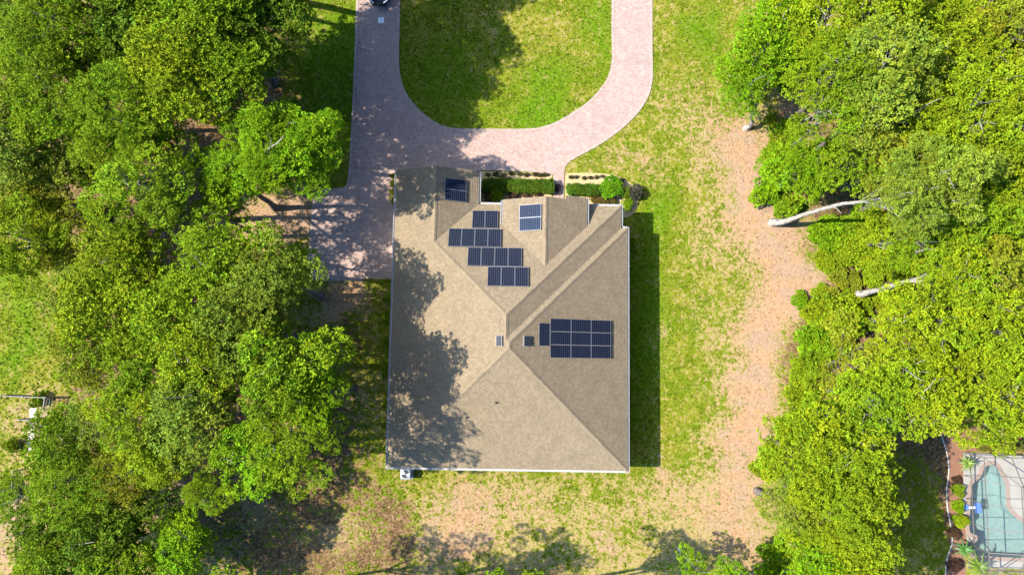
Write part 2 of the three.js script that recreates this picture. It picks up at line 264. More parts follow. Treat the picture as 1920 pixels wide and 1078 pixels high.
const A = [XM, HZ.s - half], A2 = [XM, HZ.n + half], B = [XM2, HZ.n + half2], WA = [XM2, HZ.n2 + half2], GR = [XG, HZ.n2 + halfG];
slope('west', [[HX.w, HZ.s], A, A2, B, WA, GR, [XG, HZ.g], [HX.w, HZ.g]], planes.west, [1, 0], HX.w);
slope('south', [[HX.w, HZ.s], [HX.e, HZ.s], A], planes.south, [0, -1], -HZ.s);
slope('east', [[HX.e, HZ.s], [HX.e, HZ.n], A2, A], planes.east, [-1, 0], -HX.e);
slope('north', [[HX.e2, HZ.n], [HX.e, HZ.n], A2, B], planes.north, [0, 1], HZ.n);
slope('wing_east', [[HX.e2, HZ.n2], [HX.e2, HZ.n], B, WA], planes.wingEast, [-1, 0], -HX.e2);
slope('wing_north', [[HX.e2, HZ.n2], WA, GR, [HX.g, HZ.n2]], planes.wingNorth, [0, 1], HZ.n2);
slope('garage_east', [[HX.g, HZ.g], [HX.g, HZ.n2], GR, [XG, HZ.g]], planes.garageEast, [-1, 0], -HX.g);
const GV = HZ.n2 + (GE - EAVE) / PIT, GRZ = GV + (GM - GA), GJ = 4.05;
slope('gable_west', [[GA, GF], [GM, GF], [GM, GRZ], [GA, GV]], planes.gableWest, [1, 0], GA);
slope('gable_east', [[GM, GF], [GJ, GF], [GJ, GF - 0.24], [GB, GF - 0.24], [GB, GV], [GM, GRZ]], planes.gableEast, [-1, 0], -GB);
// ridge and hip caps: overlapping bent shingles
function caps(a, b, pl, side = 0.16) {
  const p = new THREE.Vector3(a[0], pl(...a), a[1]), q = new THREE.Vector3(b[0], pl(...b), b[1]), L = p.distanceTo(q), n = Math.max(1, Math.round(L / 0.2)), dir = q.clone().sub(p).normalize();
  const s = new THREE.Vector3(-dir.z, 0, dir.x).normalize(), rise = new THREE.Vector3().crossVectors(s, dir); if (rise.y < 0) rise.negate();
  const pos = [], uv = []; const drop = Math.abs(dir.y) < 0.02 ? side * PIT : side * 0.36;
  for (let i = 0; i < n; i++) {
    const c0 = p.clone().addScaledVector(dir, i * L / n), c1 = p.clone().addScaledVector(dir, (i + 1) * L / n + 0.04), u0 = (i % 40) * 0.024;
    for (const sg of [-1, 1]) {
      const e = (c, up) => [c.clone().addScaledVector(rise, up + 0.012), c.clone().addScaledVector(s, sg * side).addScaledVector(rise, up - drop + 0.012)];
      const [m0, o0] = e(c0, 0.034), [m1, o1] = e(c1, 0.014);
      const quad = sg > 0 ? [m0, o0, m1, m1, o0, o1] : [m0, m1, o0, m1, o1, o0];
      for (const v of quad) pos.push(v.x, v.y, v.z); uv.push(u0, 0, u0, .03, u0 + .03, 0, u0 + .03, 0, u0, .03, u0 + .03, .03);
    }
  }
  part('ridge_cap', geoFrom(pos, uv), shingleMat, house);
}
caps([HX.w, HZ.s], A, planes.west); caps([HX.e, HZ.s], A, planes.east); caps(A, A2, planes.east); caps([HX.e, HZ.n], A2, planes.east);
caps([HX.e2, HZ.n2], WA, planes.wingEast); caps(WA, B, planes.wingEast); caps(GR, WA, planes.west); caps([XG, HZ.g], GR, planes.west); caps([GM, GF], [GM, GRZ], planes.gableWest);
// gutters: open white channels hung on the eaves
const white = std(0.45, 0.44, 0.42, 0.55), trim = std(0.6, 0.72, 0.68, 0.6);
function gutter(x0, z0, x1, z1, y, ox, oz) {            // ox, oz: outward direction
  const L = Math.hypot(x1 - x0, z1 - z0), a = Math.atan2(z1 - z0, x1 - x0), W = 0.135, Hh = 0.11, t = 0.016;
  const gs = [box(L, t, W, 0, -Hh, 0), box(L, Hh, t, 0, -Hh / 2, -W / 2), box(L, Hh, t, 0, -Hh / 2, W / 2), box(L, 0.012, 0.03, 0, 0.004, W / 2), box(L, 0.012, 0.03, 0, 0.004, -W / 2)];
  for (const g of gs) { g.rotateY(-a); g.translate((x0 + x1) / 2 + ox * W * 0.5, y - 0.045, (z0 + z1) / 2 + oz * W * 0.5); }
  const m = part('gutter', gs, white, house);
  const f = box(L, 0.2, 0.025); f.rotateY(-a); f.translate((x0 + x1) / 2 - ox * 0.02, y - 0.13, (z0 + z1) / 2 - oz * 0.02); part('fascia', f, trim, m);
}
gutter(HX.w, HZ.g, HX.w, HZ.s, EAVE, -1, 0); gutter(HX.w - 0.13, HZ.s, HX.e + 0.13, HZ.s, EAVE, 0, 1); gutter(HX.e, HZ.s, HX.e, HZ.n - 0.13, EAVE, 1, 0);
gutter(HX.e2 + 0.14, HZ.n, HX.e, HZ.n, EAVE, 0, -1); gutter(HX.e2, HZ.n - 0.14, HX.e2, HZ.n2 - 0.13, EAVE, 1, 0); gutter(GB, HZ.n2, HX.e2, HZ.n2, EAVE, 0, -1);
gutter(HX.g + 0.14, HZ.n2, GA, HZ.n2, EAVE, 0, -1); gutter(HX.g, HZ.g, HX.g, HZ.n2 - 0.14, EAVE, 1, 0);
gutter(GA, GF, GA, GV - 0.1, GE, -1, 0); gutter(GB, GF - 0.24, GB, GV - 0.1, GE, 1, 0);
// rake boards on the gable ends
for (const [x0, h0, x1, h1, z] of [[HX.w, EAVE, XG, EAVE + PIT * halfG, HZ.g], [XG, EAVE + PIT * halfG, HX.g, EAVE, HZ.g], [GA, GE, GM, GE + PIT * (GM - GA), GF], [GM, GE + PIT * (GM - GA), GJ, GE + PIT * (GB - GJ), GF], [GJ, GE + PIT * (GB - GJ), GB, GE, GF - 0.24]])
  part('rake_board', bar(new THREE.Vector3(x0, h0 - 0.12, z - 0.015), new THREE.Vector3(x1, h1 - 0.12, z - 0.015), 0.03, 0.18), std(0.28, 0.22, 0.15), house);
// downspouts
for (const [x, z] of [[HX.g + 0.12, -13.2], [HX.e + 0.1, HZ.s - 0.6], [HX.w - 0.1, HZ.s - 0.5], [HX.e + 0.1, HZ.n + 0.5]]) {
  const s = Math.sign(x - (x > 0 ? 0 : -6)); const d = part('downspout', [box(0.075, 2.35, 0.06, x - s * 0.55, 1.25, z), bar(new THREE.Vector3(x, EAVE - 0.16, z), new THREE.Vector3(x - s * 0.55, 2.4, z), 0.07, 0.06), box(0.24, 0.06, 0.07, x - s * 0.42, 0.07, z)], white, house);
}
// walls under the roof
const stucco = new THREE.MeshStandardMaterial({ map: dataTex(256, 256, (i, j) => { const k = 0.9 + 0.2 * vnoise(i / 3, j / 3); return [0.56 * k, 0.50 * k, 0.40 * k]; }), roughness: 0.95 });
const O = 0.55, wallLine = [[HX.w + O, HZ.s - O], [HX.e - O, HZ.s - O], [HX.e - O, HZ.n + O], [HX.e2 - O, HZ.n + O], [HX.e2 - O, HZ.n2 + O], [GB - 0.5, HZ.n2 + O], [GB - 0.5, GF + 0.15], [GA + 0.5, GF + 0.15], [GA + 0.5, HZ.n2 + O], [HX.g - O, HZ.n2 + O], [HX.g - O, HZ.g + 0.25], [HX.w + O, HZ.g + 0.25]];
for (let i = 0; i < wallLine.length; i++) { const a = wallLine[i], b = wallLine[(i + 1) % wallLine.length]; const L = Math.hypot(b[0] - a[0], b[1] - a[1]), g = new THREE.BoxGeometry(L - (Math.abs(b[0] - a[0]) > 0.01 ? 0.2 : 0) + 0.2, 2.86, 0.2); const uv = g.attributes.uv; for (let k = 0; k < uv.count; k++) uv.setXY(k, uv.getX(k) * L / 2, uv.getY(k) * 1.4); g.rotateY(-Math.atan2(b[1] - a[1], b[0] - a[0])); g.translate((a[0] + b[0]) / 2, 1.43, (a[1] + b[1]) / 2); part('wall', g, stucco, house); }
for (const [x0, x1, y0, y1, z] of [[HX.w + 0.3, HX.g - 0.3, EAVE - 0.15, EAVE + PIT * (halfG - 0.3), HZ.g + 0.25], [GA + 0.3, GB - 0.3, EAVE - 0.15, GE + PIT * ((GB - GA) / 2 - 0.3), GF + 0.15]]) {
  const s = new THREE.Shape([new THREE.Vector2(x0, y0), new THREE.Vector2(x1, y0), new THREE.Vector2(x1, Math.max(y0 + 0.02, y1 - PIT * (x1 - x0) / 2 - 0.05)), new THREE.Vector2((x0 + x1) / 2, y1 - 0.15), new THREE.Vector2(x0, Math.max(y0 + 0.02, y1 - PIT * (x1 - x0) / 2 - 0.05))]);
  const g = new THREE.ExtrudeGeometry(s, { depth: 0.12, bevelEnabled: false }); g.translate(0, 0, z); part('gable_wall', g, stucco, house);
}
part('soffit', [sheet([[HX.w + 0.03, HZ.s - 0.03], [HX.e - 0.03, HZ.s - 0.03], [HX.e - 0.03, HZ.n + 0.03], [HX.e2 - 0.03, HZ.n + 0.03], [HX.e2 - 0.03, HZ.n2 + 0.03], [HX.g - 0.03, HZ.n2 + 0.03], [HX.g - 0.03, HZ.g + 0.03], [HX.w + 0.03, HZ.g + 0.03]], EAVE - 0.2)], trim, house);
const glassDark = new THREE.MeshPhysicalMaterial({ color: lin(0.03, 0.04, 0.05), roughness: 0.08, clearcoat: 1 });
for (const [x, z, w, h, turn] of [[HX.e - O + 0.11, 5, 1.6, 1.3, Math.PI / 2], [HX.e - O + 0.11, -1, 1.2, 1.3, Math.PI / 2], [HX.e - O + 0.11, -6, 1.6, 1.3, Math.PI / 2], [-5, HZ.s - O + 0.11, 1.6, 1.3, 0], [4, HZ.s - O + 0.11, 2.4, 2.0, 0], [HX.w + O - 0.11, 3, 1.4, 1.3, -Math.PI / 2]]) {
  const f = [box(w + 0.12, 0.08, 0.06, 0, h / 2, 0), box(w + 0.12, 0.08, 0.06, 0, -h / 2, 0), box(0.08, h, 0.06, -w / 2, 0, 0), box(0.08, h, 0.06, w / 2, 0, 0), box(0.04, h, 0.05, 0, 0, 0)]; const y = 1.1 + h / 2 - (h > 1.5 ? 0.9 : 0) + 0.05;
  const place = g => { g.rotateY(turn); g.translate(x, y, z); return g; }; const win = part('window', f.map(place), white, house); part('pane', place(box(w, h, 0.02)), glassDark, win);
}
for (const z of [-12.2, -8.6]) { const d = part('garage_door', [0, 1, 2, 3].map(k => box(0.06, 0.55, 2.8, HX.w + O - 0.12, 0.3 + k * 0.56, z, 0.015)), std(0.7, 0.68, 0.63, 0.5), house); }
{ const d = part('front_door', box(1.0, 2.1, 0.06, GM + 0.6, 1.1, GF + 0.0, 0.02), std(0.16, 0.07, 0.04, 0.4), house); part('door_handle', box(0.03, 0.2, 0.08, GM + 0.98, 1.05, GF - 0.05, 0.01), std(0.5, 0.45, 0.35, 0.3, { metalness: 1 }), d); }
// small plumbing vents on the rear slope
function onRoof(x, z, plane, dir) { const n = new THREE.Vector3(-dir[0] * PIT, 1, -dir[1] * PIT).normalize(), upS = new THREE.Vector3(dir[0], PIT, dir[1]).normalize(); const side = new THREE.Vector3().crossVectors(n, upS); const m = new THREE.Matrix4().makeBasis(side, n, upS.clone()); return { p: new THREE.Vector3(x, plane(x, z), z), m, n }; }
for (const [u, v] of [[930, 755.5], [874, 784]]) { const p = px(u, v, 5.6), y = planes.south(p.x, p.z); part('vent_pipe', [new THREE.CylinderGeometry(0.04, 0.045, 0.22, 10).translate(p.x, y + 0.1, p.z), new THREE.ConeGeometry(0.11, 0.1, 12, 1, true).translate(p.x, y + 0.06, p.z)], std(0.03, 0.03, 0.035, 0.6), house); }

// ------------------------------------------------------------------ solar panels
const cellMap = (nx, ny) => dataTex(nx * 24, ny * 24, (i, j) => {
  const fx = (i % 24) - 11.5, fz = (j % 24) - 11.5, ax = Math.abs(fx), az = Math.abs(fz);
  if (ax > 10.9 || az > 10.9 || ax + az > 18.3) return [0.075, 0.085, 0.10];
  const bus = Math.abs(ax - 5) < 0.45; const k = 0.85 + 0.3 * NT[(Math.floor(i / 24) * 31 + Math.floor(j / 24) * 7) & 255];
  return bus ? [0.018, 0.024, 0.04] : [0.0035 * k, 0.006 * k, 0.017 * k];
});
const cellTex = cellMap(6, 10);
const cellMat = new THREE.MeshPhysicalMaterial({ map: cellTex, roughness: 0.07, specularIntensity: 0.38 });
const alu = std(0.17, 0.18, 0.195, 0.5, { metalness: 0.3 });
function makePanel(short, long, label, group) {
  const g = thing('solar_panel', label, 'solar panel', 0, 0, 0, 0, group); const t = 0.028;
  part('frame', [box(short, 0.04, t, 0, 0, long / 2 - t / 2), box(short, 0.04, t, 0, 0, -long / 2 + t / 2), box(t, 0.04, long - 2 * t, short / 2 - t / 2, 0, 0), box(t, 0.04, long - 2 * t, -short / 2 + t / 2, 0, 0)], alu, g);
  const f = new THREE.PlaneGeometry(short - 2 * t, long - 2 * t); f.rotateX(-Math.PI / 2); f.translate(0, 0.012, 0); part('glass_face', f, cellMat, g);
  part('back_sheet', box(short - 2 * t, 0.006, long - 2 * t, 0, -0.006, 0), std(0.05, 0.05, 0.06), g);
  for (const k of [-1, 1]) part('rail', box(short, 0.045, 0.04, 0, -0.045, k * long * 0.25), alu, g);
  return g;
}
function panelAt(x, z, plane, dir, landscape, short, long, label, group) {
  const g = makePanel(short, long, label, group), r = onRoof(x, z, plane, dir);
  g.quaternion.setFromRotationMatrix(r.m); if (landscape) g.rotateY(Math.PI / 2);
  g.position.copy(r.p).addScaledVector(r.n, 0.13);
}
// arrays: bounds in the photo, read at the height of their slope
function array(u0, v0, u1, v1, nx, ny, key, dir, landscapeInPhoto, label, group) {
  const pl = planes[key]; const find = (u, v) => { let p = px(u, v, 5); for (let i = 0; i < 6; i++) p = px(u, v, pl(p.x, p.z) + 0.15); return p; };
  const a = find(u0, v0), b = find(u1, v1), w = (b.x - a.x) / nx, d = (b.z - a.z) / ny, along = Math.abs(dir[0]) > 0.5; const gap = 0.022;
  for (let j = 0; j < ny; j++) for (let i = 0; i < nx; i++) {
    const x = a.x + (i + 0.5) * w, z = a.z + (j + 0.5) * d; let sx = w, sz = d; if (along) sx /= CT; else sz /= CT; // true lengths on the slope
    // local z of a panel runs up the slope, local x across it
    const upLen = (along ? sx : sz) - gap, across = (along ? sz : sx) - gap; const land = across > upLen;
    panelAt(x, z, pl, dir, land, Math.min(upLen, across), Math.max(upLen, across), label, group);
  }
}
array(833, 333, 872.5, 379, 1, 2, 'garageEast', [-1, 0], true, 'dark solar panel on the shaded slope of the garage roof', 'panel pair on the garage roof');
array(886, 395.5, 933, 429, 2, 1, 'wingNorth', [0, 1], false, 'solar panel in the short two panel row nearest the front gutter', 'front row of two panels');
array(841.5, 429, 939, 464.5, 4, 1, 'wingNorth', [0, 1], false, 'solar panel in the four panel row next to the garage ridge', 'four panel row beside the garage ridge');
array(877.5, 464.5, 978, 501, 4, 1, 'wingNorth', [0, 1], false, 'solar panel in the four panel row just above the three panel row', 'four panel row in the middle of the front slope');
array(914.5, 501, 991, 538.5, 3, 1, 'wingNorth', [0, 1], false, 'solar panel in the three panel row highest on the front slope', 'three panel row on the front slope');
array(975, 384.5, 1016, 431, 1, 2, 'gableWest', [1, 0], true, 'solar panel of the pair on the sunlit entry gable slope', 'panel pair on the entry gable');
array(1031, 596.5, 1144.5, 672.5, 3, 3, 'east', [-1, 0], true, 'solar panel in the three by three block on the side slope', 'nine panel block on the side slope');
array(1009.5, 605, 1029.5, 649, 1, 1, 'east', [-1, 0], false, 'single upright solar panel attached beside the nine panel block');

// solar attic fans either side of the peak
for (const [u, v, key, dir, label] of [[937, 639, 'west', [1, 0], 'small attic vent with two dark plates on the sunlit slope by the peak'], [987, 639.5, 'east', [-1, 0], 'small attic vent with two dark plates on the side slope by the peak']]) {
  let p = px(u, v, 7.4); for (let i = 0; i < 5; i++) p = px(u, v, planes[key](p.x, p.z) + 0.1);
  const g = thing('attic_vent', label, 'roof vent'), r = onRoof(p.x, p.z, planes[key], dir); g.position.copy(r.p); g.quaternion.setFromRotationMatrix(r.m);
  part('base', box(0.82, 0.06, 0.5, 0, 0.03, 0, 0.02), std(0.25, 0.22, 0.19, 0.7), g);
  for (const s of [-1, 1]) { const f = part('plate', box(0.36, 0.03, 0.44, s * 0.19, 0.16, 0, 0.01), std(0.012, 0.014, 0.022, 0.7), g); part('rim', [box(0.37, 0.035, 0.02, s * 0.19, 0.16, 0.23), box(0.37, 0.035, 0.02, s * 0.19, 0.16, -0.23)], std(0.08, 0.08, 0.09, 0.4), f); }
  part('housing', new THREE.CylinderGeometry(0.17, 0.2, 0.1, 16).translate(0, 0.1, 0), std(0.06, 0.055, 0.05, 0.6), g);
}
// ------------------------------------------------------------------ foliage
// a leafy bough: a lumpy dome of separate leaves, about 1 m in radius; crowns are many boughs
function makeBough(seed, leaves, leafLen, droop = 0) {
  const r = rng(seed), pos = [], col = [], nor = []; const sprigs = Math.round(leaves / 9);
  const a = new THREE.Vector3(), n = new THREE.Vector3(), t = new THREE.Vector3(), b = new THREE.Vector3(), c = new THREE.Vector3();
  const push = (v) => pos.push(v.x, v.y, v.z);
  let made = 0, guard = 0;
  while (made < sprigs && guard++ < sprigs * 12) {
    const y = r() * 1.65 - 0.65, th = r() * Math.PI * 2, q = Math.sqrt(Math.max(0, 1 - y * y)); a.set(q * Math.cos(th), y, q * Math.sin(th));
    const lump = noise3(a.x * 2.3 + seed, a.y * 2.3, a.z * 2.3 + seed * 0.37), fine = noise3(a.x * 5.5 + seed * 3, a.y * 5.5, a.z * 5.5);
    if (fine * 0.6 + lump * 0.4 < 0.45 + 0.08 * r()) continue;
    const rad = (0.22 + 1.3 * lump + 0.25 * (fine - 0.5)) * (1 - 0.4 * r() * r());
    c.copy(a).multiplyScalar(rad); c.y = c.y * 0.82 - droop * q * q * 0.3;
    made++; const tone = 0.66 + 0.62 * r(), warm = r();
    for (let k = 0; k < 9; k++) {
      t.set(r() - 0.5, (r() - 0.5) * 0.7 + 0.1 - droop * 0.3, r() - 0.5).addScaledVector(a, 0.35).normalize();
      n.set((r() - 0.5) * 1.5, 0.75, (r() - 0.5) * 1.5).addScaledVector(a, 0.45).normalize(); b.crossVectors(t, n).normalize();
      const L = leafLen * (0.7 + 0.6 * r()), w = L * 0.34, o = c.clone().addScaledVector(t, 0.02 + 0.05 * r()).addScaledVector(b, (r() - 0.5) * 0.14).addScaledVector(n, (r() - 0.5) * 0.06);
      const p0 = o, p1 = o.clone().addScaledVector(t, L * 0.5).addScaledVector(b, w), p2 = o.clone().addScaledVector(t, L), p3 = o.clone().addScaledVector(t, L * 0.5).addScaledVector(b, -w);
      push(p0); push(p1); push(p2); push(p0); push(p2); push(p3);
      const k1 = tone * (0.85 + 0.3 * r()); for (let m = 0; m < 6; m++) col.push(k1 * (0.9 + 0.25 * warm), k1, k1 * (1.1 - 0.3 * warm));
    }
  }
  const g = new THREE.BufferGeometry(); g.setAttribute('position', new THREE.Float32BufferAttribute(pos, 3)); g.setAttribute('color', new THREE.Float32BufferAttribute(col, 3)); g.computeVertexNormals(); return g;
}
const boughs = []; for (let i = 0; i < 7; i++) boughs.push(makeBough(101 + i * 17, [1200, 1650, 950, 1300, 1800, 1050, 1200][i], [0.118, 0.098, 0.14, 0.11, 0.09, 0.13, 0.12][i]));
const smallBoughs = [makeBough(911, 1000, 0.22), makeBough(933, 1000, 0.22), makeBough(957, 1000, 0.24)];
const leafMat = new THREE.MeshPhysicalMaterial({ color: lin(1, 1, 1), vertexColors: true, roughness: 0.7, specularIntensity: 0.12, transmission: 0.18, thickness: 0, side: THREE.DoubleSide });
const barkTex = (c0, c1) => { const t = dataTex(128, 256, (i, j) => { const n = fbm(i / 7, j / 26, 3), m = fbm(i / 20 + 9, j / 30, 2); return mix3(c0, c1, sstep(0.3, 0.7, n * 0.6 + m * 0.4)); }); t.repeat.set(2, 0.5); return t; };
const bark = new THREE.MeshStandardMaterial({ map: barkTex([0.05, 0.040, 0.030], [0.16, 0.13, 0.10]), roughness: 0.95 });
const paleBark = new THREE.MeshStandardMaterial({ map: barkTex([0.13, 0.11, 0.085], [0.36, 0.32, 0.26]), roughness: 0.9 });
const dM = new THREE.Matrix4(), dQ = new THREE.Quaternion(), dE = new THREE.Euler(), dS = new THREE.Vector3();
function foliage(list, geo, parent, name, tint, r, spread = 0.16) {      // list of [x, y, z, sx, sy, sz] in the thing's own space
  const im = new THREE.InstancedMesh(geo, leafMat, list.length); im.name = name; im.userData.kind = 'stuff'; shade(im); const c = new THREE.Color();
  list.forEach(([x, y, z, sx, sy, sz], i) => {
    dE.set((r() - 0.5) * 0.7, r() * 6.283, (r() - 0.5) * 0.7); dQ.setFromEuler(dE); im.setMatrixAt(i, dM.compose(new THREE.Vector3(x, y, z), dQ, dS.set(sx, sy, sz)));
    const k = 1 + (r() - 0.5) * 2 * spread, w = (r() - 0.5) * spread * 1.3; im.setColorAt(i, c.setRGB(tint[0] * k * (1 + w), tint[1] * k, tint[2] * k * (1 - w)));
  });
  im.instanceMatrix.needsUpdate = true; parent.add(im); return im;
}
let treeSeed = 4000;
// crown centre c, horizontal radius R, vertical radius V, all in metres; base: trunk foot [x, z]
function tree({ name = 'oak_tree', label, group, c, R, V, base, tint = [0.085, 0.165, 0.018], fill = 1, bare = 0.35, bk = bark, trunkR, mid, geo, squash = 1 }) {
  const r = rng(treeSeed += 13); base = base ?? [c.x + (r() - 0.5) * 1.2, c.z + (r() - 0.5) * 1.2];
  const g = thing(name, label, 'tree', base[0], 0, base[1], 0, group); const ox = c.x - base[0], oz = c.z - base[1];
  const tr = trunkR ?? 0.05 * R + 0.05, forkY = Math.max(0.6, c.y - V * 0.75), fork = mid ? mid.clone().sub(new THREE.Vector3(base[0], 0, base[1])) : new THREE.Vector3(ox * 0.7, forkY, oz * 0.7);
  const tp = [], bend = mid ? 2 : 1; for (let i = 0; i <= 8; i++) { const t = i / 8; tp.push(new THREE.Vector3(fork.x * t + Math.sin(t * 5 + r() * 0.5) * 0.12 * bend * (i > 0 && i < 8), fork.y * t - (i ? 0 : 0.08), fork.z * t + Math.cos(t * 4 + r()) * 0.1 * bend * (i > 0 && i < 8))); }
  part('trunk', tube(tp, (t, i) => tr * (1.35 - 0.75 * t + 0.8 * Math.exp(-t * 14)) * (1 + 0.16 * (NT[(i * 53 + treeSeed) & 65535] - 0.5)), 9), bk, g);
  if (mid) for (const [k, len] of [[5, 1.6], [6, 1.2], [7, 1.8]]) { const s0 = tp[k], d = tp[8].clone().sub(tp[0]).normalize(), e = s0.clone().addScaledVector(d, len * 0.8).add(new THREE.Vector3((r() - 0.5) * 0.8, 0.1, (r() - 0.5) * 1.6)); part('limb', tube([s0, s0.clone().lerp(e, 0.5).add(new THREE.Vector3(0, 0.1, (r() - 0.5) * 0.3)), e], t => tr * 0.35 * (1 - 0.7 * t), 6), bk, g); }
  // boughs
  const list = [], n = Math.max(6, Math.round(fill * (8 + 2.2 * R * R))), ph = r() * 10;
  for (let i = 0; i < n; i++) {
    const y = 1 - 1.25 * (i + 0.5) / n, th = i * 2.39996 + r() * 0.9, q = Math.sqrt(Math.max(0, 1 - y * y)), w = 0.60 + 0.5 * vnoise(ph + Math.cos(th) * 1.5 + 4, ph * 0.7 + Math.sin(th) * 1.5 + 4) + 0.35 * vnoise(ph + Math.cos(th) * 3.5 + 9, ph * 0.7 + Math.sin(th) * 3.5 + 9);
    const f = 0.42 + 0.55 * Math.pow(r(), 0.7), s = Math.min(1.1, 0.28 * R + 0.2) * (0.7 + 0.65 * r());
    list.push([ox + q * Math.cos(th) * R * f * w, c.y + y * V * (0.35 + 0.6 * f) * (0.75 + 0.4 * r()) - 0.2, oz + q * Math.sin(th) * R * f * w * squash, s, s * (0.75 + 0.2 * r()), s]);
  }
  foliage(list, geo ?? boughs[Math.floor(r() * boughs.length)], g, 'crown', tint, r);
  // limbs: from the fork to boughs, each with twigs, some of them showing bare through the leaves
  const nl = Math.min(7, 4 + Math.floor(R * 0.7));
  for (let k = 0; k < nl; k++) {
    const gs = []; const b0 = list[Math.floor((k + 0.5) / nl * list.length * 0.9)], end = new THREE.Vector3(b0[0], b0[1] + (r() < bare ? 0.8 : -0.2), b0[2]);
    const st = tp[7].clone().lerp(tp[8], r()); const m = st.clone().lerp(end, 0.5).add(new THREE.Vector3((r() - 0.5) * R * 0.22, V * 0.08 - r() * 0.3, (r() - 0.5) * R * 0.22));
    const cv = new THREE.CatmullRomCurve3([st, m, end]); gs.push(tube(cv.getPoints(7), t => tr * 0.52 * (1 - 0.8 * t), 6));
    for (let j = 0; j < 5; j++) { const s0 = cv.getPoint(0.35 + 0.13 * j), bb = list[Math.floor(r() * list.length)], e = s0.clone().add(new THREE.Vector3((bb[0] - s0.x) * 0.4 + (r() - 0.5), Math.abs(r()) * 1.1 + 0.2, (bb[2] - s0.z) * 0.4 + (r() - 0.5))); const mm = s0.clone().lerp(e, 0.5).add(new THREE.Vector3((r() - 0.5) * 0.4, -0.1, (r() - 0.5) * 0.4)); gs.push(tube([s0, mm, e], t => 0.05 * (1 - 0.75 * t) * Math.min(1.4, R / 3), 4)); }
    part('limb', gs, r() < 0.5 ? paleBark : bk, g);
  }
  return g;
}
function crownAt(u, v, h) { return px(u, v, h); }
const YG = [0.215, 0.292, 0.008], MG = [0.178, 0.275, 0.008], DG = [0.115, 0.188, 0.009], BG = [0.168, 0.300, 0.006], GG = [0.200, 0.265, 0.022], OL = [0.220, 0.245, 0.014];
// ---- grove to the left of the house (tall oaks)
const LG = 'tall oaks of the grove beside the house', toneOf = (t) => t === YG ? 'yellow-green' : t === DG ? 'dark green' : t === GG ? 'grey-green' : t === OL ? 'olive' : t === BG ? 'bright green' : 'mid green';
const left = [   // u, v, crown height, R, V, tint, fill
  [345, 130, 11.5, 4.0, 3.6, YG, 1.2], [225, 215, 10.5, 3.6, 3.2, MG, 1.2], [110, 150, 10.5, 3.8, 3.3, MG, 1], [130, 30, 11, 4.0, 3.4, MG, 1.2], [250, 15, 11, 3.4, 3.2, DG, 1.2], [20, 60, 9, 3.4, 3.2, DG, 1], [30, 250, 8.5, 3.3, 3, GG, .9], [130, 300, 6.5, 3.0, 2.8, GG, .8],
  [290, 350, 10, 3.5, 3.2, MG, .75], [200, 310, 6, 2.5, 2.6, YG, .55], [70, 360, 6, 2.8, 2.8, OL, .55], [40, 450, 7.5, 3.2, 2.8, YG, .9], [150, 440, 6, 2.6, 2.6, OL, .5],
  [240, 500, 9, 3.0, 2.8, YG, .9], [215, 580, 9, 3.3, 3, YG, 1], [150, 560, 7, 2.4, 2.4, GG, .8], [330, 590, 10, 3.2, 3, MG, .9], [430, 500, 10.5, 3.2, 3, MG, .85], [505, 522, 11, 2.8, 3, GG, .8], [455, 610, 11, 3.2, 3.3, GG, .75],
  [390, 660, 11, 2.9, 3, YG, .85], [180, 660, 8, 2.7, 2.6, OL, .6], [270, 680, 9, 2.8, 2.7, MG, .75], [540, 700, 11.5, 3.2, 3.6, MG, .8], [600, 740, 11, 1.9, 2.6, BG, .8], [370, 760, 10.5, 3.4, 3, GG, .9], [270, 790, 9, 3.0, 2.8, YG, .8], [180, 780, 7, 2.4, 2.4, GG, .6], [555, 830, 11, 2.9, 3, MG, .8], [470, 850, 10.5, 2.4, 2.6, BG, .65],
  [110, 830, 7, 2.2, 2.3, MG, .9], [150, 910, 7, 2.8, 2.8, MG, .85], [245, 890, 7, 2.6, 2.6, OL, .7], [300, 860, 9, 2.2, 2.3, YG, .8], [100, 980, 6, 2.6, 2.6, DG, .75], [200, 1010, 6.5, 3.1, 2.8, DG, .7], [110, 1060, 6, 3, 2.6, MG, .9], [30, 920, 7, 1.8, 2, MG, .8], [300, 950, 6, 2.0, 2.2, DG, .55], [230, 1090, 7, 3.0, 2.8, MG, .9],
];
left.push([400, 25, 12, 3.6, 3.4, MG, 1.25], [300, -60, 12, 4, 3.4, MG, 1], [430, 330, 9.5, 2.5, 2.4, BG, .9], [440, 130, 11.5, 2.6, 3, MG, 1.2]);
for (const [u, v, h, R, V, tint, fill] of left) tree({ label: `tall ${toneOf(tint)} oak in the dense grove between the house and the wire fence`, group: LG, c: crownAt(u, v, h), R, V, tint, fill });
tree({ label: 'bright green oak with rounded lobes reaching over the driveway edge', c: crownAt(528, 276, 10.5), R: 3.9, V: 3.0, tint: BG, fill: 1, bare: 0.5, squash: 0.82, base: [px(528, 305).x, px(528, 305).z] });
tree({ label: 'thin pale-twigged oak over the brown soil patch beside the parking pad', c: crownAt(405, 400, 8.5), R: 2.0, V: 2.4, tint: MG, fill: .5, bare: 0.8 });
tree({ label: 'round bright green tree with brown soil on two sides at the grove corner', c: crownAt(345, 1012, 6.5), R: 2.1, V: 2.0, tint: BG, fill: 1.2 });
tree({ label: 'small oak between the grove and the brown soil behind the air conditioner', c: crownAt(392, 922, 7), R: 1.5, V: 1.8, tint: MG, fill: 1 });
tree({ label: 'low green tree at the corner of the parking pad', c: crownAt(552, 494, 5), R: 1.4, V: 1.8, tint: BG, fill: .8 });
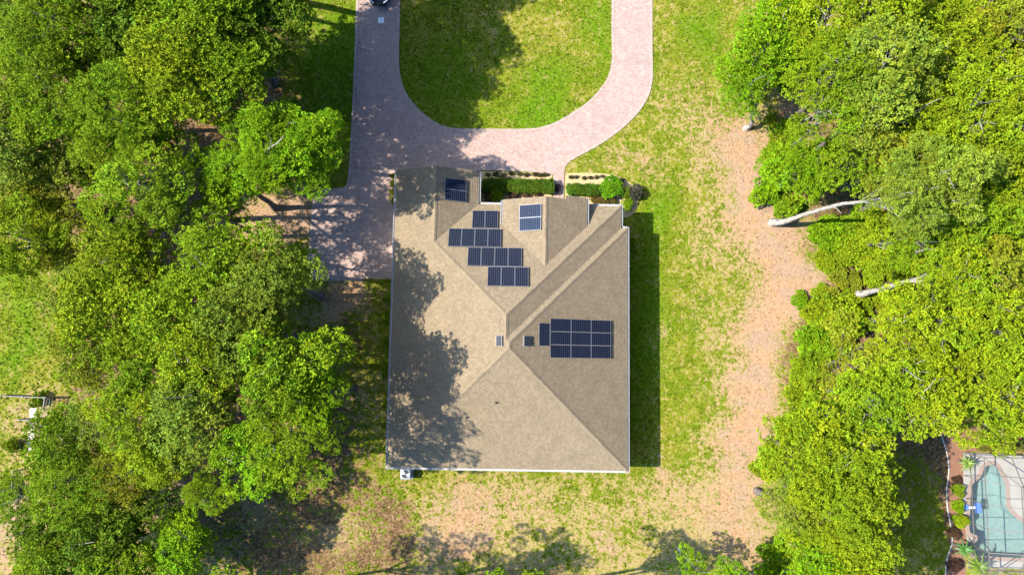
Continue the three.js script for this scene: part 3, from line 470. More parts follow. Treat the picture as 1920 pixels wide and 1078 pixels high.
// oaks beside the far end of the driveway, mostly out of view, that shade the drive and the lawn
const NGp = 'oaks shading the far end of the driveway', NGl = 'dark oak standing beside the far end of the driveway';
for (const [u, v, h, R, V, tint, fill] of [[470, 45, 11, 3.0, 3.2, DG, 1.25], [500, -70, 12, 3.8, 3.6, DG, 1.05], [570, -190, 11.5, 3.2, 3.2, DG, .8], [380, -60, 11, 3.6, 3.2, MG, 1], [430, -200, 12, 4, 3.5, MG, 1], [520, -330, 12, 3.6, 3.2, MG, .9]]) { const c = crownAt(u, v, h), f = px(u + 20, v + 25); tree({ label: NGl, group: NGp, c, R, V, tint, fill, base: [lerp(f.x, c.x, 0.35), lerp(f.z, c.z, 0.35)] }); };
// trees along the bottom boundary, whose tops just show
const BGp = 'trees along the back boundary', BGl = 'small tree along the back boundary of the yard';
for (const [u, v, h, R, V, tint, fill] of [[430, 1140, 11, 2.3, 2.8, MG, .65], [560, 1190, 12, 2.3, 2.8, MG, .65], [678, 1124, 11.5, 1.9, 2.6, YG, .85], [748, 1140, 11, 1.3, 2.2, GG, .7], [985, 1142, 12, 2.1, 2.8, MG, .9], [1050, 1125, 9, 1.2, 1.8, BG, .9], [1210, 1190, 9, 1.8, 2.2, MG, .7], [1365, 1088, 5, 1.7, 2, BG, .9]]) tree({ label: `${toneOf(tint)} ${BGl}`, group: BGp, c: crownAt(u, v, h), base: [crownAt(u, v, h).x - 0.4, Math.max(19.3, crownAt(u, v, h).z)], R, V, tint, fill });
tree({ label: 'small tree with a bare pale branch at the back boundary of the yard', c: crownAt(1298, 1062, 3.6), R: 1.25, V: 1.5, tint: BG, fill: .7, bare: 1, bk: paleBark });
// ---- wood to the right
const RG = 'oaks of the wood beyond the bare soil strip';
const right = [
  [1560, 40, 8, 3.4, 3, YG, 1], [1655, 20, 9, 3.6, 3, YG, 1], [1745, 50, 9.5, 3.5, 3, YG, 1], [1845, 20, 9, 3.6, 3, YG, 1], [1920, 70, 9.5, 3.4, 3, OL, 1], [1585, 135, 8.5, 3.2, 3, MG, .95], [1670, 120, 9.5, 3.5, 3.2, GG, .9], [1780, 140, 10, 3.5, 3.1, YG, 1], [1870, 160, 9.5, 3.3, 3, YG, 1], [1555, 225, 7.5, 2.8, 2.7, MG, .95], [1630, 215, 9, 3.0, 2.8, GG, .85], [1720, 220, 9.5, 3.1, 3, YG, 1], [1830, 245, 9.5, 3.4, 3, YG, 1], [1925, 250, 9.5, 3.2, 3, YG, 1], [1600, 300, 8, 2.8, 2.6, MG, .95], [1690, 305, 9, 2.9, 2.8, OL, .9], [1770, 335, 10, 3.1, 3, GG, .95], [1880, 340, 9.5, 3.3, 3, YG, 1],
  [1830, 420, 9.5, 3.3, 3, MG, 1], [1920, 440, 9.5, 3.2, 3, YG, 1], [1740, 440, 7.5, 2.8, 2.6, MG, .95], [1670, 455, 6, 2.5, 2.3, YG, .95], [1870, 520, 9.5, 3.2, 3, OL, .95], [1790, 510, 9, 2.8, 2.8, MG, .95], [1770, 600, 9, 3.1, 2.9, YG, 1], [1870, 610, 9.5, 3.3, 3, YG, 1], [1930, 650, 9, 3, 3, YG, 1], [1680, 645, 7.5, 2.6, 2.6, YG, .95], [1700, 690, 8.5, 3.0, 2.8, YG, 1], [1800, 690, 9, 3.1, 2.9, YG, 1], [1890, 720, 9, 3, 2.8, YG, 1], [1600, 680, 6.5, 2.6, 2.3, OL, .85], [1640, 750, 7.5, 2.7, 2.5, MG, .95], [1740, 758, 8, 2.6, 2.5, YG, 1], [1840, 768, 7.5, 2.5, 2.4, YG, 1], [1920, 772, 7.5, 2.5, 2.4, YG, 1], [1555, 770, 6.5, 2.7, 2.4, MG, .95],
];
right.forEach(([u, v, h, R, V, tint, fill], i) => tree({ label: `${toneOf(tint)} oak in the continuous wood beyond the bare soil strip`, group: RG, c: crownAt(u, v, h + (NT[i * 7 + 3] - 0.5) * 3), R: R * 0.97, V, tint, fill: fill * 0.64, bare: 0.7 }));
const SL = 'oak in the thicket between the back yard soil and the shaded neighbouring lawn', SG = 'oaks between the back yard and the neighbouring lawn';
for (const [u, v, h, R, V, tint, fill] of [[1500, 860, 6.5, 2.8, 2.5, YG, 1], [1585, 850, 8, 2.9, 2.8, YG, 1], [1490, 945, 6.5, 2.3, 2.3, GG, .95], [1560, 945, 8, 3.0, 2.9, YG, 1], [1615, 930, 8, 2.1, 2.3, YG, 1], [1615, 1020, 8, 2.5, 2.5, YG, 1], [1535, 1050, 7, 2.6, 2.4, BG, .9], [1610, 1100, 8, 2.6, 2.5, YG, 1]]) tree({ label: `${toneOf(tint)} ${SL}`, group: SG, c: crownAt(u, v, h), R, V, tint, fill });
tree({ label: 'small round tree with a short pale trunk at the wood edge by the lawn', c: crownAt(1398, 162, 4.6), R: 2.2, V: 2.0, tint: BG, fill: 1.15, base: [px(1399, 240).x, px(1399, 240).z], bk: paleBark, mid: px(1418, 213, 2.6), trunkR: 0.16 });
tree({ label: 'broad bushy tree beside the lawn above the small round tree', c: crownAt(1450, 75, 5.5), R: 3.0, V: 2.5, tint: BG, fill: 1.15 });
tree({ label: 'dense low oak overhanging the soil strip beside the leaning pale trunk', c: crownAt(1500, 322, 5), R: 2.5, V: 2.3, tint: BG, fill: 1.1, squash: 0.85 });
{ const b = px(1447, 417), m = px(1645, 374, 10.5); tree({ label: 'tall oak with a long bare pale trunk leaning away from the soil strip', c: crownAt(1700, 372, 11.5), R: 2.4, V: 2.2, tint: GG, fill: .9, base: [b.x, b.z], mid: m, bk: paleBark, trunkR: 0.17, bare: .8 }); }
{ const b = px(1604, 552), m = px(1732, 528, 7.5); tree({ label: 'oak with a short bare pale trunk rising out of low yellow-green thicket', c: crownAt(1790, 520, 9.5), R: 2.4, V: 2.2, tint: YG, fill: .9, base: [b.x, b.z], mid: m, bk: paleBark, trunkR: 0.19, bare: .8 }); }
// ---- shrubs
function shrub({ name = 'shrub', label, group, u, v, R, Hh, tint = MG, geo, dens = 1, h = Hh * 0.5, category = 'shrub' }) {
  const r = rng(treeSeed += 7), p = px(u, v, h), g = thing(name, label, category, p.x, 0, p.z, 0, group), list = [], n = Math.max(2, Math.round(dens * (2 + 3.2 * R * R)));
  for (let i = 0; i < n; i++) { const q = Math.sqrt((i + 0.4) / n) * R * 0.72, th = i * 2.4 + r() * 0.6, s = Math.min(1.1, R * 0.55) * (0.75 + 0.4 * r()) * (n < 4 ? 1.5 : 1); list.push([q * Math.cos(th), Math.max(s * 0.45, Hh * (0.72 - 0.35 * (q / R) ** 2) * (0.8 + 0.3 * r())), q * Math.sin(th), s, s * 0.8, s]); }
  foliage(list, geo ?? smallBoughs[Math.floor(r() * 3)], g, 'leaves', tint, r);
  const st = []; for (let k = 0; k < 5; k++) { const e = list[k % list.length]; st.push(tube([new THREE.Vector3((r() - .5) * .1 * R, -0.03, (r() - .5) * .1 * R), new THREE.Vector3(e[0] * .5, e[1] * .5, e[2] * .5), new THREE.Vector3(e[0], e[1], e[2])], t => 0.02 * R * (1.2 - t) + 0.006, 4)); } part('stem', st, bark, g);
  return g;
}
const UL = 'low shrub in the undergrowth at the edge of the wood', UG = 'undergrowth shrubs at the wood edge';
const under = [[1460, 300, 1.5, 1.6, MG], [1440, 355, 1.3, 1.6, BG], [1475, 385, 1.2, 1.4, MG], [1470, 245, 1.2, 1.4, MG], [1560, 440, 1.6, 1.3, BG], [1620, 425, 1.6, 1.8, MG], [1590, 465, 1.5, 1.3, YG], [1632, 478, 1.5, 1.5, YG], [1550, 490, 1.0, .8, YG], [1575, 520, .9, .6, OL], [1545, 590, 1.6, 1.3, YG], [1590, 600, 1.6, 1.6, YG], [1520, 635, 1.3, 1.3, BG], [1510, 690, 1.3, 1.4, MG], [1500, 740, 1.3, 1.5, YG], [1560, 650, 1.5, 1.5, MG], [1700, 482, 1.4, 2, YG], [1480, 800, 1.3, 1.6, MG], [1510, 800, 1.5, 2, MG], [1450, 850, 1.1, 1.5, MG], [1430, 880, .9, 1.3, YG], [1450, 1040, 1.0, 1.2, BG], [1440, 1075, 1.1, 1.3, BG], [1480, 1030, 1.3, 1.6, MG], [1530, 115, 1.2, 1.5, MG], [1495, 30, 1.4, 1.8, YG], [1520, 10, 1.2, 1.6, MG], [1470, 160, .9, 1.2, BG], [1445, 225, .7, .7, YG], [1500, 560, .8, .6, BG],
  [1550, 300, 1.6, 2, MG], [1570, 180, 1.4, 2, MG], [1560, 560, 1.0, .6, OL], [1535, 545, .8, .6, YG], [1620, 578, 1, .6, YG], [1660, 566, 1.1, .7, YG], [1705, 560, 1, .7, BG], [1640, 522, 1, .6, YG], [1685, 512, 1.1, .8, YG], [1720, 575, 1.1, .9, YG], [1585, 560, .8, .5, YG], [1600, 525, .8, .5, OL]];
for (const [u, v, R, Hh, tint] of under) shrub({ label: `${toneOf(tint)} ${UL}`, group: UG, u, v, R, Hh, tint });
const VL = 'weedy shrub among the grove beside the wire fence', VG = 'weedy shrubs beside the wire fence';
for (const [u, v, R, Hh, tint] of [[68, 752, .55, .7, MG], [20, 832, .7, .9, MG], [10, 920, .7, .9, MG], [140, 700, 1.0, 1.2, GG], [120, 640, 1.0, 1, GG], [105, 800, 1, 1.2, MG], [165, 400, 1.2, 1.4, OL], [100, 480, 1.2, 1.3, OL], [150, 520, 1.2, 1.6, YG], [230, 440, 1, 1.1, YG]]) shrub({ label: VL, group: VG, u, v, R, Hh, tint });
// ------------------------------------------------------------------ front planting beds
const strawTex = dataTex(512, 512, (i, j) => { const n = vnoise(i / 2.5 + j / 9, j / 3), m = fbm(i / 40, j / 40, 3); return mix3(mix3([0.32, 0.22, 0.09], [0.52, 0.41, 0.21], n), [0.30, 0.19, 0.10], 0.5 * sstep(0.6, 0.8, m)); });
const straw = new THREE.MeshStandardMaterial({ map: strawTex, roughness: 1 }); const strawUV = (x, z) => [x / 3, z / 3];
const darkMulch = new THREE.MeshStandardMaterial({ map: dataTex(512, 512, (i, j) => { const n = vnoise(i / 3, j / 3), m = fbm(i / 30, j / 30, 3); return mix3(mix3([0.10, 0.045, 0.025], [0.30, 0.13, 0.07], n), [0.22, 0.14, 0.09], m * 0.5); }), roughness: 1 });
structure('planting_bed', sheet(P2([[896, 321], [990, 324], [1035, 328], [1035, 366], [1030, 400], [896, 400]]), 0.02, [], strawUV), straw);
const bedLine = smooth(P2([[1060, 325], [1100, 324], [1135, 326], [1160, 331], [1180, 341], [1192, 355], [1197, 372], [1194, 390], [1186, 402], [1176, 408]]), 60);
structure('planting_bed', sheet([...bedLine, ...P2([[1150, 408], [1060, 408]])], 0.02, [], strawUV), straw);
function hedge(u0, v0, u1, v1, Hh, tint, label) {       // clipped hedge over a rectangle seen at its top
  const r = rng(treeSeed += 5), a = px(u0, v0, Hh), b = px(u1, v1, Hh), cx = (a.x + b.x) / 2, cz = (a.z + b.z) / 2, g = thing('hedge', label, 'hedge', cx, 0, cz), list = []; const L = b.x - a.x, D = b.z - a.z, nx = Math.round(L / 0.3), nz = Math.max(2, Math.round(D / 0.32));
  for (let i = 0; i < nx; i++) for (let j = 0; j < nz; j++) for (let k = 0; k < 2; k++) list.push([(i + 0.5) / nx * L - L / 2 + (r() - .5) * .08, Hh * (0.38 + 0.42 * k) - 0.05 + r() * 0.06, ((j + 0.5) / nz - 0.5) * D + (r() - .5) * .08, 0.3, 0.26, 0.3]);
  foliage(list, smallBoughs[0], g, 'leaves', tint, r, 0.22);
  const st = []; for (let i = 0; i < nx; i += 2) st.push(new THREE.CylinderGeometry(0.015, 0.025, Hh * 0.6, 5).translate((i + 0.5) / nx * L - L / 2, Hh * 0.28, (r() - .5) * .2)); part('stem', st, bark, g);
}
hedge(906, 336, 1036, 357, 0.9, [0.10, 0.185, 0.015], 'clipped green hedge between the garage and the front walk');
hedge(1067, 345, 1124, 362, 0.9, [0.095, 0.19, 0.015], 'short clipped hedge between the front walk and the bright round shrub');
shrub({ label: 'bright green round shrub at the end of the short hedge', u: 1147, v: 352, R: 0.9, Hh: 1.3, tint: [0.12, 0.28, 0.008], dens: 2.4 });
shrub({ label: 'green shrub tucked at the house corner behind the curved bed', u: 1176, v: 384, R: 0.55, Hh: 0.9, tint: BG, dens: 2 });
shrub({ label: 'dark grey-brown sparse shrub at the outer curve of the bed', u: 1192, v: 362, R: 0.5, Hh: 1.0, tint: [0.085, 0.078, 0.055], dens: 1 });
shrub({ label: 'dark green shrub between the bright round shrub and the grey-brown one', u: 1174, v: 362, R: 0.6, Hh: 0.9, tint: DG, dens: 1.6 });
shrub({ label: 'green shrub against the side wall just past the roof step', u: 1183, v: 456, R: 0.5, Hh: 0.9, tint: MG, dens: 1.6 });
shrub({ label: 'small purple shrub at the end of the long hedge by the walk', u: 1044, v: 352, R: 0.35, Hh: 0.6, tint: [0.05, 0.028, 0.05], dens: 2 });
shrub({ label: 'dark leafy shrub in the shaded corner beside the garage', u: 932, v: 358, R: 0.75, Hh: 0.9, tint: MG, dens: 1.8 });
const BL = 'brownish low shrub between the long hedge and the house wall', BR = 'low olive shrub in the row in front of the house wall';
for (const [u, v] of [[912, 358], [918, 372], [962, 366], [985, 364], [1005, 362]]) shrub({ label: BL, group: 'brownish shrubs behind the long hedge', u, v, R: 0.45, Hh: 0.6, tint: [0.12, 0.075, 0.045], dens: 2 });
for (const [u, v] of [[1113, 374], [1124, 375], [1137, 376], [1150, 377]]) shrub({ label: BR, group: 'olive shrubs against the front wall', u, v, R: 0.36, Hh: 0.5, tint: [0.15, 0.12, 0.03], dens: 2 });
const FL = 'small tufted plant in the straw in front of the short hedge', FR = 'small tufted plant in the straw in front of the long hedge';
for (const [u, v] of [[1071, 331.5], [1081, 330.5], [1096, 332.5], [1107, 333], [1119, 331], [1130, 330.5], [1167, 337], [1155, 333.5]]) shrub({ name: 'border_plant', category: 'plant', label: FL, group: 'border plants before the short hedge', u, v, R: 0.16, Hh: 0.28, tint: [0.07, 0.075, 0.03], dens: 1 });
for (const [u, v] of [[1024, 327], [1014, 327.5], [1004, 325.5], [988, 326], [1018, 338], [1033, 339], [976, 326], [960, 325], [945, 327], [930, 326], [915, 327], [938, 333], [952, 334]]) shrub({ name: 'border_plant', category: 'plant', label: FR, group: 'border plants before the long hedge', u, v, R: 0.2, Hh: 0.3, tint: [0.085, 0.075, 0.03], dens: 1 });
for (const [v, R] of [[330, .3], [345, .35], [360, .35], [376, .35]]) shrub({ label: 'low hedge shrub along the driveway side of the garage wall', group: 'shrubs along the garage wall', u: 737, v, R, Hh: 0.8, h: .5, tint: OL, dens: 2 });
for (const v of [560, 590, 640, 700, 760, 800, 840]) shrub({ label: 'dark low shrub along the grove side wall of the house', group: 'shrubs along the grove side wall', u: 724, v, R: 0.4, Hh: 0.8, h: .5, tint: MG, dens: 1.5 });

// ------------------------------------------------------------------ air conditioner
{
  const p = px(760, 889, 0.9); const g = thing('air_conditioner', 'grey outdoor air conditioner with round fan top beside the rear wall', 'air conditioner', p.x, 0, p.z);
  part('pad', box(1.05, 0.08, 1.0, 0, 0.05, 0, 0.02), std(0.42, 0.41, 0.39), g);
  const cab = part('cabinet', [box(0.86, 0.74, 0.86, 0, 0.47, 0, 0.09)], std(0.27, 0.29, 0.29, 0.5), g);
  const sl = []; for (let k = 0; k < 9; k++) for (let s = 0; s < 4; s++) { const b = box(0.7, 0.025, 0.02, 0, 0.18 + k * 0.07, 0.435); b.rotateY(s * Math.PI / 2); sl.push(b); } part('louvre', sl, std(0.30, 0.32, 0.32, 0.5), cab);
  part('fan_opening', new THREE.CylinderGeometry(0.34, 0.34, 0.03, 32).translate(0, 0.845, 0), std(0.012, 0.013, 0.016, 0.6), g);
  part('fan_ring', new THREE.TorusGeometry(0.355, 0.03, 8, 36).rotateX(Math.PI / 2).translate(0, 0.87, 0), std(0.5, 0.53, 0.53, 0.4), g);
  for (const a of [0.6, 0.6 + Math.PI]) { const s = new THREE.Shape(); s.moveTo(0, 0); s.absarc(0, 0, 0.31, -0.62, 0.62); s.lineTo(0, 0); const b = new THREE.ExtrudeGeometry(s, { depth: 0.012, bevelEnabled: false }); b.rotateX(-Math.PI / 2 + 0.12); b.rotateY(a + Math.PI * 0.5 + 0.6); b.translate(0, 0.885, 0); part('fan_blade', b, std(0.55, 0.57, 0.58, 0.4), g); }
  const wires = []; for (let k = 0; k < 6; k++) wires.push(new THREE.TorusGeometry(0.06 + k * 0.055, 0.0035, 4, 28).rotateX(Math.PI / 2).translate(0, 0.925, 0)); part('wire_guard', wires, std(0.25, 0.26, 0.26, 0.4), g);
  part('hub', new THREE.CylinderGeometry(0.06, 0.06, 0.05, 14).translate(0, 0.9, 0), std(0.2, 0.2, 0.2), g);
}
// white lid set in the driveway
{ const p = px(714.5, 38.5); const g = thing('utility_lid', 'square white lid lying on the driveway in front of the car', 'lid', p.x, 0.032, p.z, 0.08); part('plate', box(0.52, 0.03, 0.52, 0, 0.015, 0, 0.008), std(0.74, 0.76, 0.80, 0.5), g); part('handle_slot', [box(0.1, 0.004, 0.03, 0, 0.032, 0.12), box(0.1, 0.004, 0.03, 0, 0.032, -0.12)], std(0.3, 0.3, 0.32), g); }
// ------------------------------------------------------------------ car
{
  const f = px(712, 14), g = thing('parked_car', 'dark grey car facing the house on the driveway', 'car', f.x + 0.02, 0.03, f.z, 0.0);
  const paint = new THREE.MeshPhysicalMaterial({ color: lin(0.022, 0.026, 0.032), metalness: 0.3, roughness: 0.35, clearcoat: 1, clearcoatRoughness: 0.05 }), black = std(0.012, 0.012, 0.013, 0.6), chrome = std(0.7, 0.72, 0.74, 0.2, { metalness: 1 });
  // body: sections from front (z = 0) to rear (z = -4.7): z, half width, floor, shoulder height, crown height
  const S = [[0, .52, .34, .52, .56], [-.06, .68, .26, .64, .70], [-.2, .80, .22, .74, .82], [-.45, .87, .2, .82, .93], [-.9, .91, .2, .88, .99], [-1.35, .92, .2, .94, 1.03], [-2.4, .93, .2, .98, 1.05], [-3.6, .93, .2, 1.0, 1.08], [-4.3, .90, .24, 1.0, 1.06], [-4.62, .82, .3, .92, .98], [-4.7, .72, .4, .8, .84]];
  const ring = ([z, w, fl, sh, cr]) => [[-w * .86, fl], [-w, fl + .18], [-w * 1.01, (fl + sh) / 2 + .05], [-w * .985, sh - .04], [-w * .9, sh + (cr - sh) * .45], [-w * .6, cr - .025], [-w * .3, cr - .005], [0, cr], [w * .3, cr - .005], [w * .6, cr - .025], [w * .9, sh + (cr - sh) * .45], [w * .985, sh - .04], [w * 1.01, (fl + sh) / 2 + .05], [w, fl + .18], [w * .86, fl]].map(([x, y]) => [x, y, z]);
  const loft = (secs) => { const pos = [], idx = [], n = secs[0].length; for (const s of secs) for (const p of s) pos.push(...p); for (let i = 0; i < secs.length - 1; i++) for (let k = 0; k < n; k++) { const k2 = (k + 1) % n, a = i * n + k, b = i * n + k2, c = a + n, d = b + n; idx.push(a, b, c, b, d, c); } for (const [i, fl] of [[0, 1], [secs.length - 1, 0]]) for (let k = 1; k < n - 1; k++) idx.push(...(fl ? [i * n, i * n + k + 1, i * n + k] : [i * n, i * n + k, i * n + k + 1])); return geoFrom(pos, null, idx); };
  const body = part('body', loft(S.map(ring)), paint, g);
  const cab = [[-1.25, .74, 1.0], [-1.9, .70, 1.5], [-2.3, .68, 1.62], [-3.4, .67, 1.63], [-4.1, .64, 1.5], [-4.5, .70, 1.02]];
  part('cabin', loft(cab.map(([z, w, h]) => [[-w - .08, .98, z], [-w, lerp(.98, h, .8), z], [-w * .8, h, z], [0, h + .03, z], [w * .8, h, z], [w, lerp(.98, h, .8), z], [w + .08, .98, z]])), paint, g);
  const ws = geoFrom([-.66, 1.06, -1.33, .66, 1.06, -1.33, -.58, 1.475, -1.87, .58, 1.475, -1.87, 0, 1.08, -1.28, 0, 1.50, -1.86].map((v, i) => i % 3 === 1 ? v + .035 : i % 3 === 2 ? v + .02 : v), null, [0, 4, 2, 4, 5, 2, 4, 1, 5, 1, 3, 5]); part('windshield', ws, glassDark, g);
  for (const s of [-1, 1]) {
    part('side_window', geoFrom([s * .795, 1.06, -1.75, s * .795, 1.06, -4.1, s * .75, 1.40, -3.9, s * .76, 1.40, -2.1].map((v, i) => i % 3 === 0 ? v + s * .02 : v), null, s > 0 ? [0, 1, 2, 0, 2, 3] : [0, 2, 1, 0, 3, 2]), glassDark, g);
    const hl = part('headlight', bar(new THREE.Vector3(s * .42, .70, -.02), new THREE.Vector3(s * .80, .79, -.24), .07, .09), std(0.85, 0.87, 0.9, 0.15), g); part('lens_surround', bar(new THREE.Vector3(s * .40, .64, -.02), new THREE.Vector3(s * .81, .72, -.23), .06, .06), black, hl);
    part('mirror', box(.2, .13, .1, s * 1.02, 1.08, -1.62, .03), paint, g);
    for (const z of [-.95, -3.75]) { const w = part('wheel', new THREE.CylinderGeometry(.34, .34, .22, 24).rotateZ(Math.PI / 2).translate(s * .82, .34, z), black, g); part('rim', new THREE.CylinderGeometry(.21, .21, .24, 12).rotateZ(Math.PI / 2).translate(s * .825, .34, z), chrome, w); }
  }
  const gr = part('grille', [box(.72, .16, .03, 0, .58, .0, .01)], black, g); part('badge', new THREE.CylinderGeometry(.055, .055, .02, 16).rotateX(Math.PI / 2).translate(0, .66, .03), chrome, gr);
  part('bumper', [box(1.2, .12, .1, 0, .34, -.03, .03)], black, g);
}
// ------------------------------------------------------------------ wire and post fence by the grove
function fence(pts, label, Hh = 1.2) {
  const P = P2(pts), g = thing('wire_fence', label, 'fence', P[0][0], 0, P[0][1]); const rel = P.map(([x, z]) => new THREE.Vector3(x - P[0][0], 0, z - P[0][1])), wood = std(0.28, 0.25, 0.21, 0.95), wire = std(0.10, 0.10, 0.10, 0.5);
  for (let i = 0; i < rel.length - 1; i++) { const L = rel[i].distanceTo(rel[i + 1]), n = Math.max(1, Math.round(L / 2)); for (let k = 0; k <= n; k++) { if (k === 0 && i) continue; const q = rel[i].clone().lerp(rel[i + 1], k / n); part('post', new THREE.CylinderGeometry(.05, .055, Hh + .1, 8).translate(q.x, Hh / 2, q.z), wood, g); } for (const h of [.15, .5, .85, 1.15]) { const up = new THREE.Vector3(0, h, 0); part('rail', bar(rel[i].clone().add(up), rel[i + 1].clone().add(up), h > 1 ? .06 : .022), h > 1 ? wood : wire, g); } }
}
fence([[-40, 742], [20, 741], [102, 744]], 'post and wire fence running straight across from the lawn edge');
fence([[100, 746], [93, 785], [90, 830]], 'post and wire fence running down beside the pale plank walk');
fence([[50, 785], [94, 787]], 'short cross fence over the end of the plank walk', 1.1);
fence([[42, 880], [34, 975]], 'weathered fence line beside the dry grass next to the grove');
fence([[26, 1003], [60, 992]], 'short broken fence among dry soil at the grove corner', .8);
{ // plank walk
  const a = px(63, 765), b = px(56, 845), g = thing('plank_walk', 'pale weathered plank walk between the wire fences', 'walkway', a.x, 0, a.z); const d = b.clone().sub(a), L = d.length(), n = Math.round(L / 0.2), ms = [std(.50, .44, .36), std(.42, .37, .30), std(.56, .50, .42)], pg = new RoundedBoxGeometry(.62, .05, .18, 1, .012);
  for (let k = 0; k < n; k++) { const m = part('plank', pg, ms[(k * 7) % 3], g); m.position.copy(d).multiplyScalar((k + .5) / n); m.position.y = .06; m.rotation.y = Math.atan2(d.x, d.z) + (NT[k] - .5) * .06; }
}
// ------------------------------------------------------------------ neighbour's garden: pool under a screen cage
{
  structure('planting_bed', sheet([...smooth(P2([[1762, 800], [1775, 845], [1780, 880], [1776, 915], [1777, 950], [1783, 985], [1786, 1015], [1776, 1050], [1772, 1110]]), 50), ...P2([[1812, 1110], [1812, 846], [2060, 852], [2060, 805]])], 0.015, [], strawUV), darkMulch);
  const el = smooth(P2([[1762, 805], [1775, 845], [1780, 880], [1776, 915], [1777, 950], [1783, 985], [1786, 1015], [1776, 1050], [1772, 1110]]), 60).map(([x, z]) => new THREE.Vector3(x, 0.05, z));
  solo('bed_kerb', tube(el, () => 0.055, 6), std(0.36, 0.33, 0.28), 'narrow curved concrete kerb between shaded lawn and red-brown mulch', 'kerb');
  const deckTex = dataTex(512, 512, (i, j) => { const n = fbm(i / 50, j / 50, 4), k = vnoise(i / 2, j / 2); return mix3([0.34, 0.31, 0.25], [0.44, 0.41, 0.35], n * 0.7 + k * 0.3); });
  const deckOut = P2([[1807, 848], [2070, 860], [2070, 1070], [1835, 1064], [1815, 1020], [1808, 960]]);
  structure('pool_deck', sheet(deckOut, 0.03, [poolLine], (x, z) => [x / 5, z / 5]), new THREE.MeshStandardMaterial({ map: deckTex, roughness: 0.8 }));
  const c0 = poolLine[0], pool = thing('swimming_pool', 'free-form turquoise swimming pool under the screen cage', 'pool', c0[0], 0, c0[1]); const rel = poolLine.map(([x, z]) => [x - c0[0], z - c0[1]]);
  const tealTex = dataTex(256, 256, (i, j) => { const n = fbm(i / 18, j / 18, 3); return mix3([0.25, 0.32, 0.29], [0.33, 0.395, 0.365], n); });
  const teal = new THREE.MeshStandardMaterial({ map: tealTex, roughness: 0.7, side: THREE.DoubleSide });
  const wp = [], wu = [], n = rel.length; for (let i = 0; i <= n; i++) { const [x, z] = rel[i % n]; wp.push(x, 0.02, z, x, -1.4, z); wu.push(i / 20, 0, i / 20, .3); } const wi = []; for (let i = 0; i < n; i++) wi.push(2 * i, 2 * i + 2, 2 * i + 1, 2 * i + 1, 2 * i + 2, 2 * i + 3);
  part('pool_wall', geoFrom(wp, wu, wi), teal, pool); part('pool_floor', sheet(rel, -1.4, [], (x, z) => [x / 4, z / 4]), teal, pool);
  const water = part('water', sheet(rel, -0.10), new THREE.MeshPhysicalMaterial({ color: lin(0.82, 0.93, 0.92), transmission: 1, thickness: 0, roughness: 0.06, ior: 1.33, bumpMap: dataTex(256, 256, (i, j) => fbm(i / 16, j / 16, 3), false), bumpScale: 0.02 }), pool);
  const cop = []; for (let i = 0, acc = 0; i < n; i++) { const a = rel[i], b = rel[(i + 1) % n]; const L = Math.hypot(b[0] - a[0], b[1] - a[1]); const g = new THREE.BoxGeometry(L + .02, .07, .3); g.rotateY(-Math.atan2(b[1] - a[1], b[0] - a[0])); g.translate((a[0] + b[0]) / 2, .03 + (i % 2) * .003, (a[1] + b[1]) / 2); cop.push(g); } part('coping', cop, std(0.34, 0.24, 0.18), pool);
  const dp = px(1843, 944, 0), dr = part('drain', new THREE.CylinderGeometry(.3, .3, .04, 20).translate(dp.x - c0[0], -1.37, dp.z - c0[1]), std(0.10, 0.14, 0.14), pool);
  // blue float with a white band
  const fp = px(1823, 951, 0.1), fl = thing('pool_float', 'blue pool lounger with a white middle lying over the pool edge', 'pool float', fp.x, 0.09, fp.z, 0.05); const blue = std(0.10, 0.22, 0.62, 0.4);
  part('headrest', box(.42, .14, .42, -.5, .07, -.02, .06), blue, fl); part('band', box(.55, .1, .2, 0, .06, .02, .04), std(.8, .8, .82, .4), fl); part('seat', box(.5, .16, .85, .5, .06, .05, .07), blue, fl);
  // screen cage: posts, beams, mesh panels
  const cage = thing('screen_cage', 'screened pool enclosure of slim metal bars', 'pool cage'); const W = px(1808, 900).x, N = px(1808, 849).z, Sx = px(1830, 1063).z, E = W + 13, y1 = 2.6, y2 = 3.7, ins = 2.0; const metal = std(0.13, 0.12, 0.10, 0.6), V3 = (x, y, z) => new THREE.Vector3(x, y, z);
  const zs = []; for (let k = 0; k <= 5; k++) zs.push(lerp(N, Sx, k / 5)); const xs = []; for (let k = 0; k <= 6; k++) xs.push(lerp(W, E, k / 6));
  for (const z of zs) part('post', bar(V3(W, 0, z), V3(W, y1, z), .05), metal, cage); for (const x of xs.slice(1)) for (const z of [N, Sx]) part('post', bar(V3(x, 0, z), V3(x, y1, z), .05), metal, cage);
  for (const [a, b] of [[V3(W, y1, N), V3(W, y1, Sx)], [V3(W, y1, N), V3(E, y1, N)], [V3(W, y1, Sx), V3(E, y1, Sx)], [V3(W + ins, y2, N + ins), V3(W + ins, y2, Sx - ins)], [V3(W + ins, y2, N + ins), V3(E, y2, N + ins)], [V3(W + ins, y2, Sx - ins), V3(E, y2, Sx - ins)], [V3(W, y1, N), V3(W + ins, y2, N + ins)], [V3(W, y1, Sx), V3(W + ins, y2, Sx - ins)], [V3(W, .95, N), V3(W, .95, Sx)], [V3(W, .95, N), V3(E, .95, N)], [V3(W, .95, Sx), V3(E, .95, Sx)]]) part('beam', bar(a, b, .05, .06), metal, cage);
  for (const z of zs.slice(1, -1)) { part('rafter', bar(V3(W, y1, z), V3(W + ins, y2, Math.min(Sx - ins, Math.max(N + ins, z))), .05, .06), metal, cage); part('rafter', bar(V3(W + ins, y2, Math.min(Sx - ins, Math.max(N + ins, z))), V3(E, y2, Math.min(Sx - ins, Math.max(N + ins, z))), .05, .06), metal, cage); }
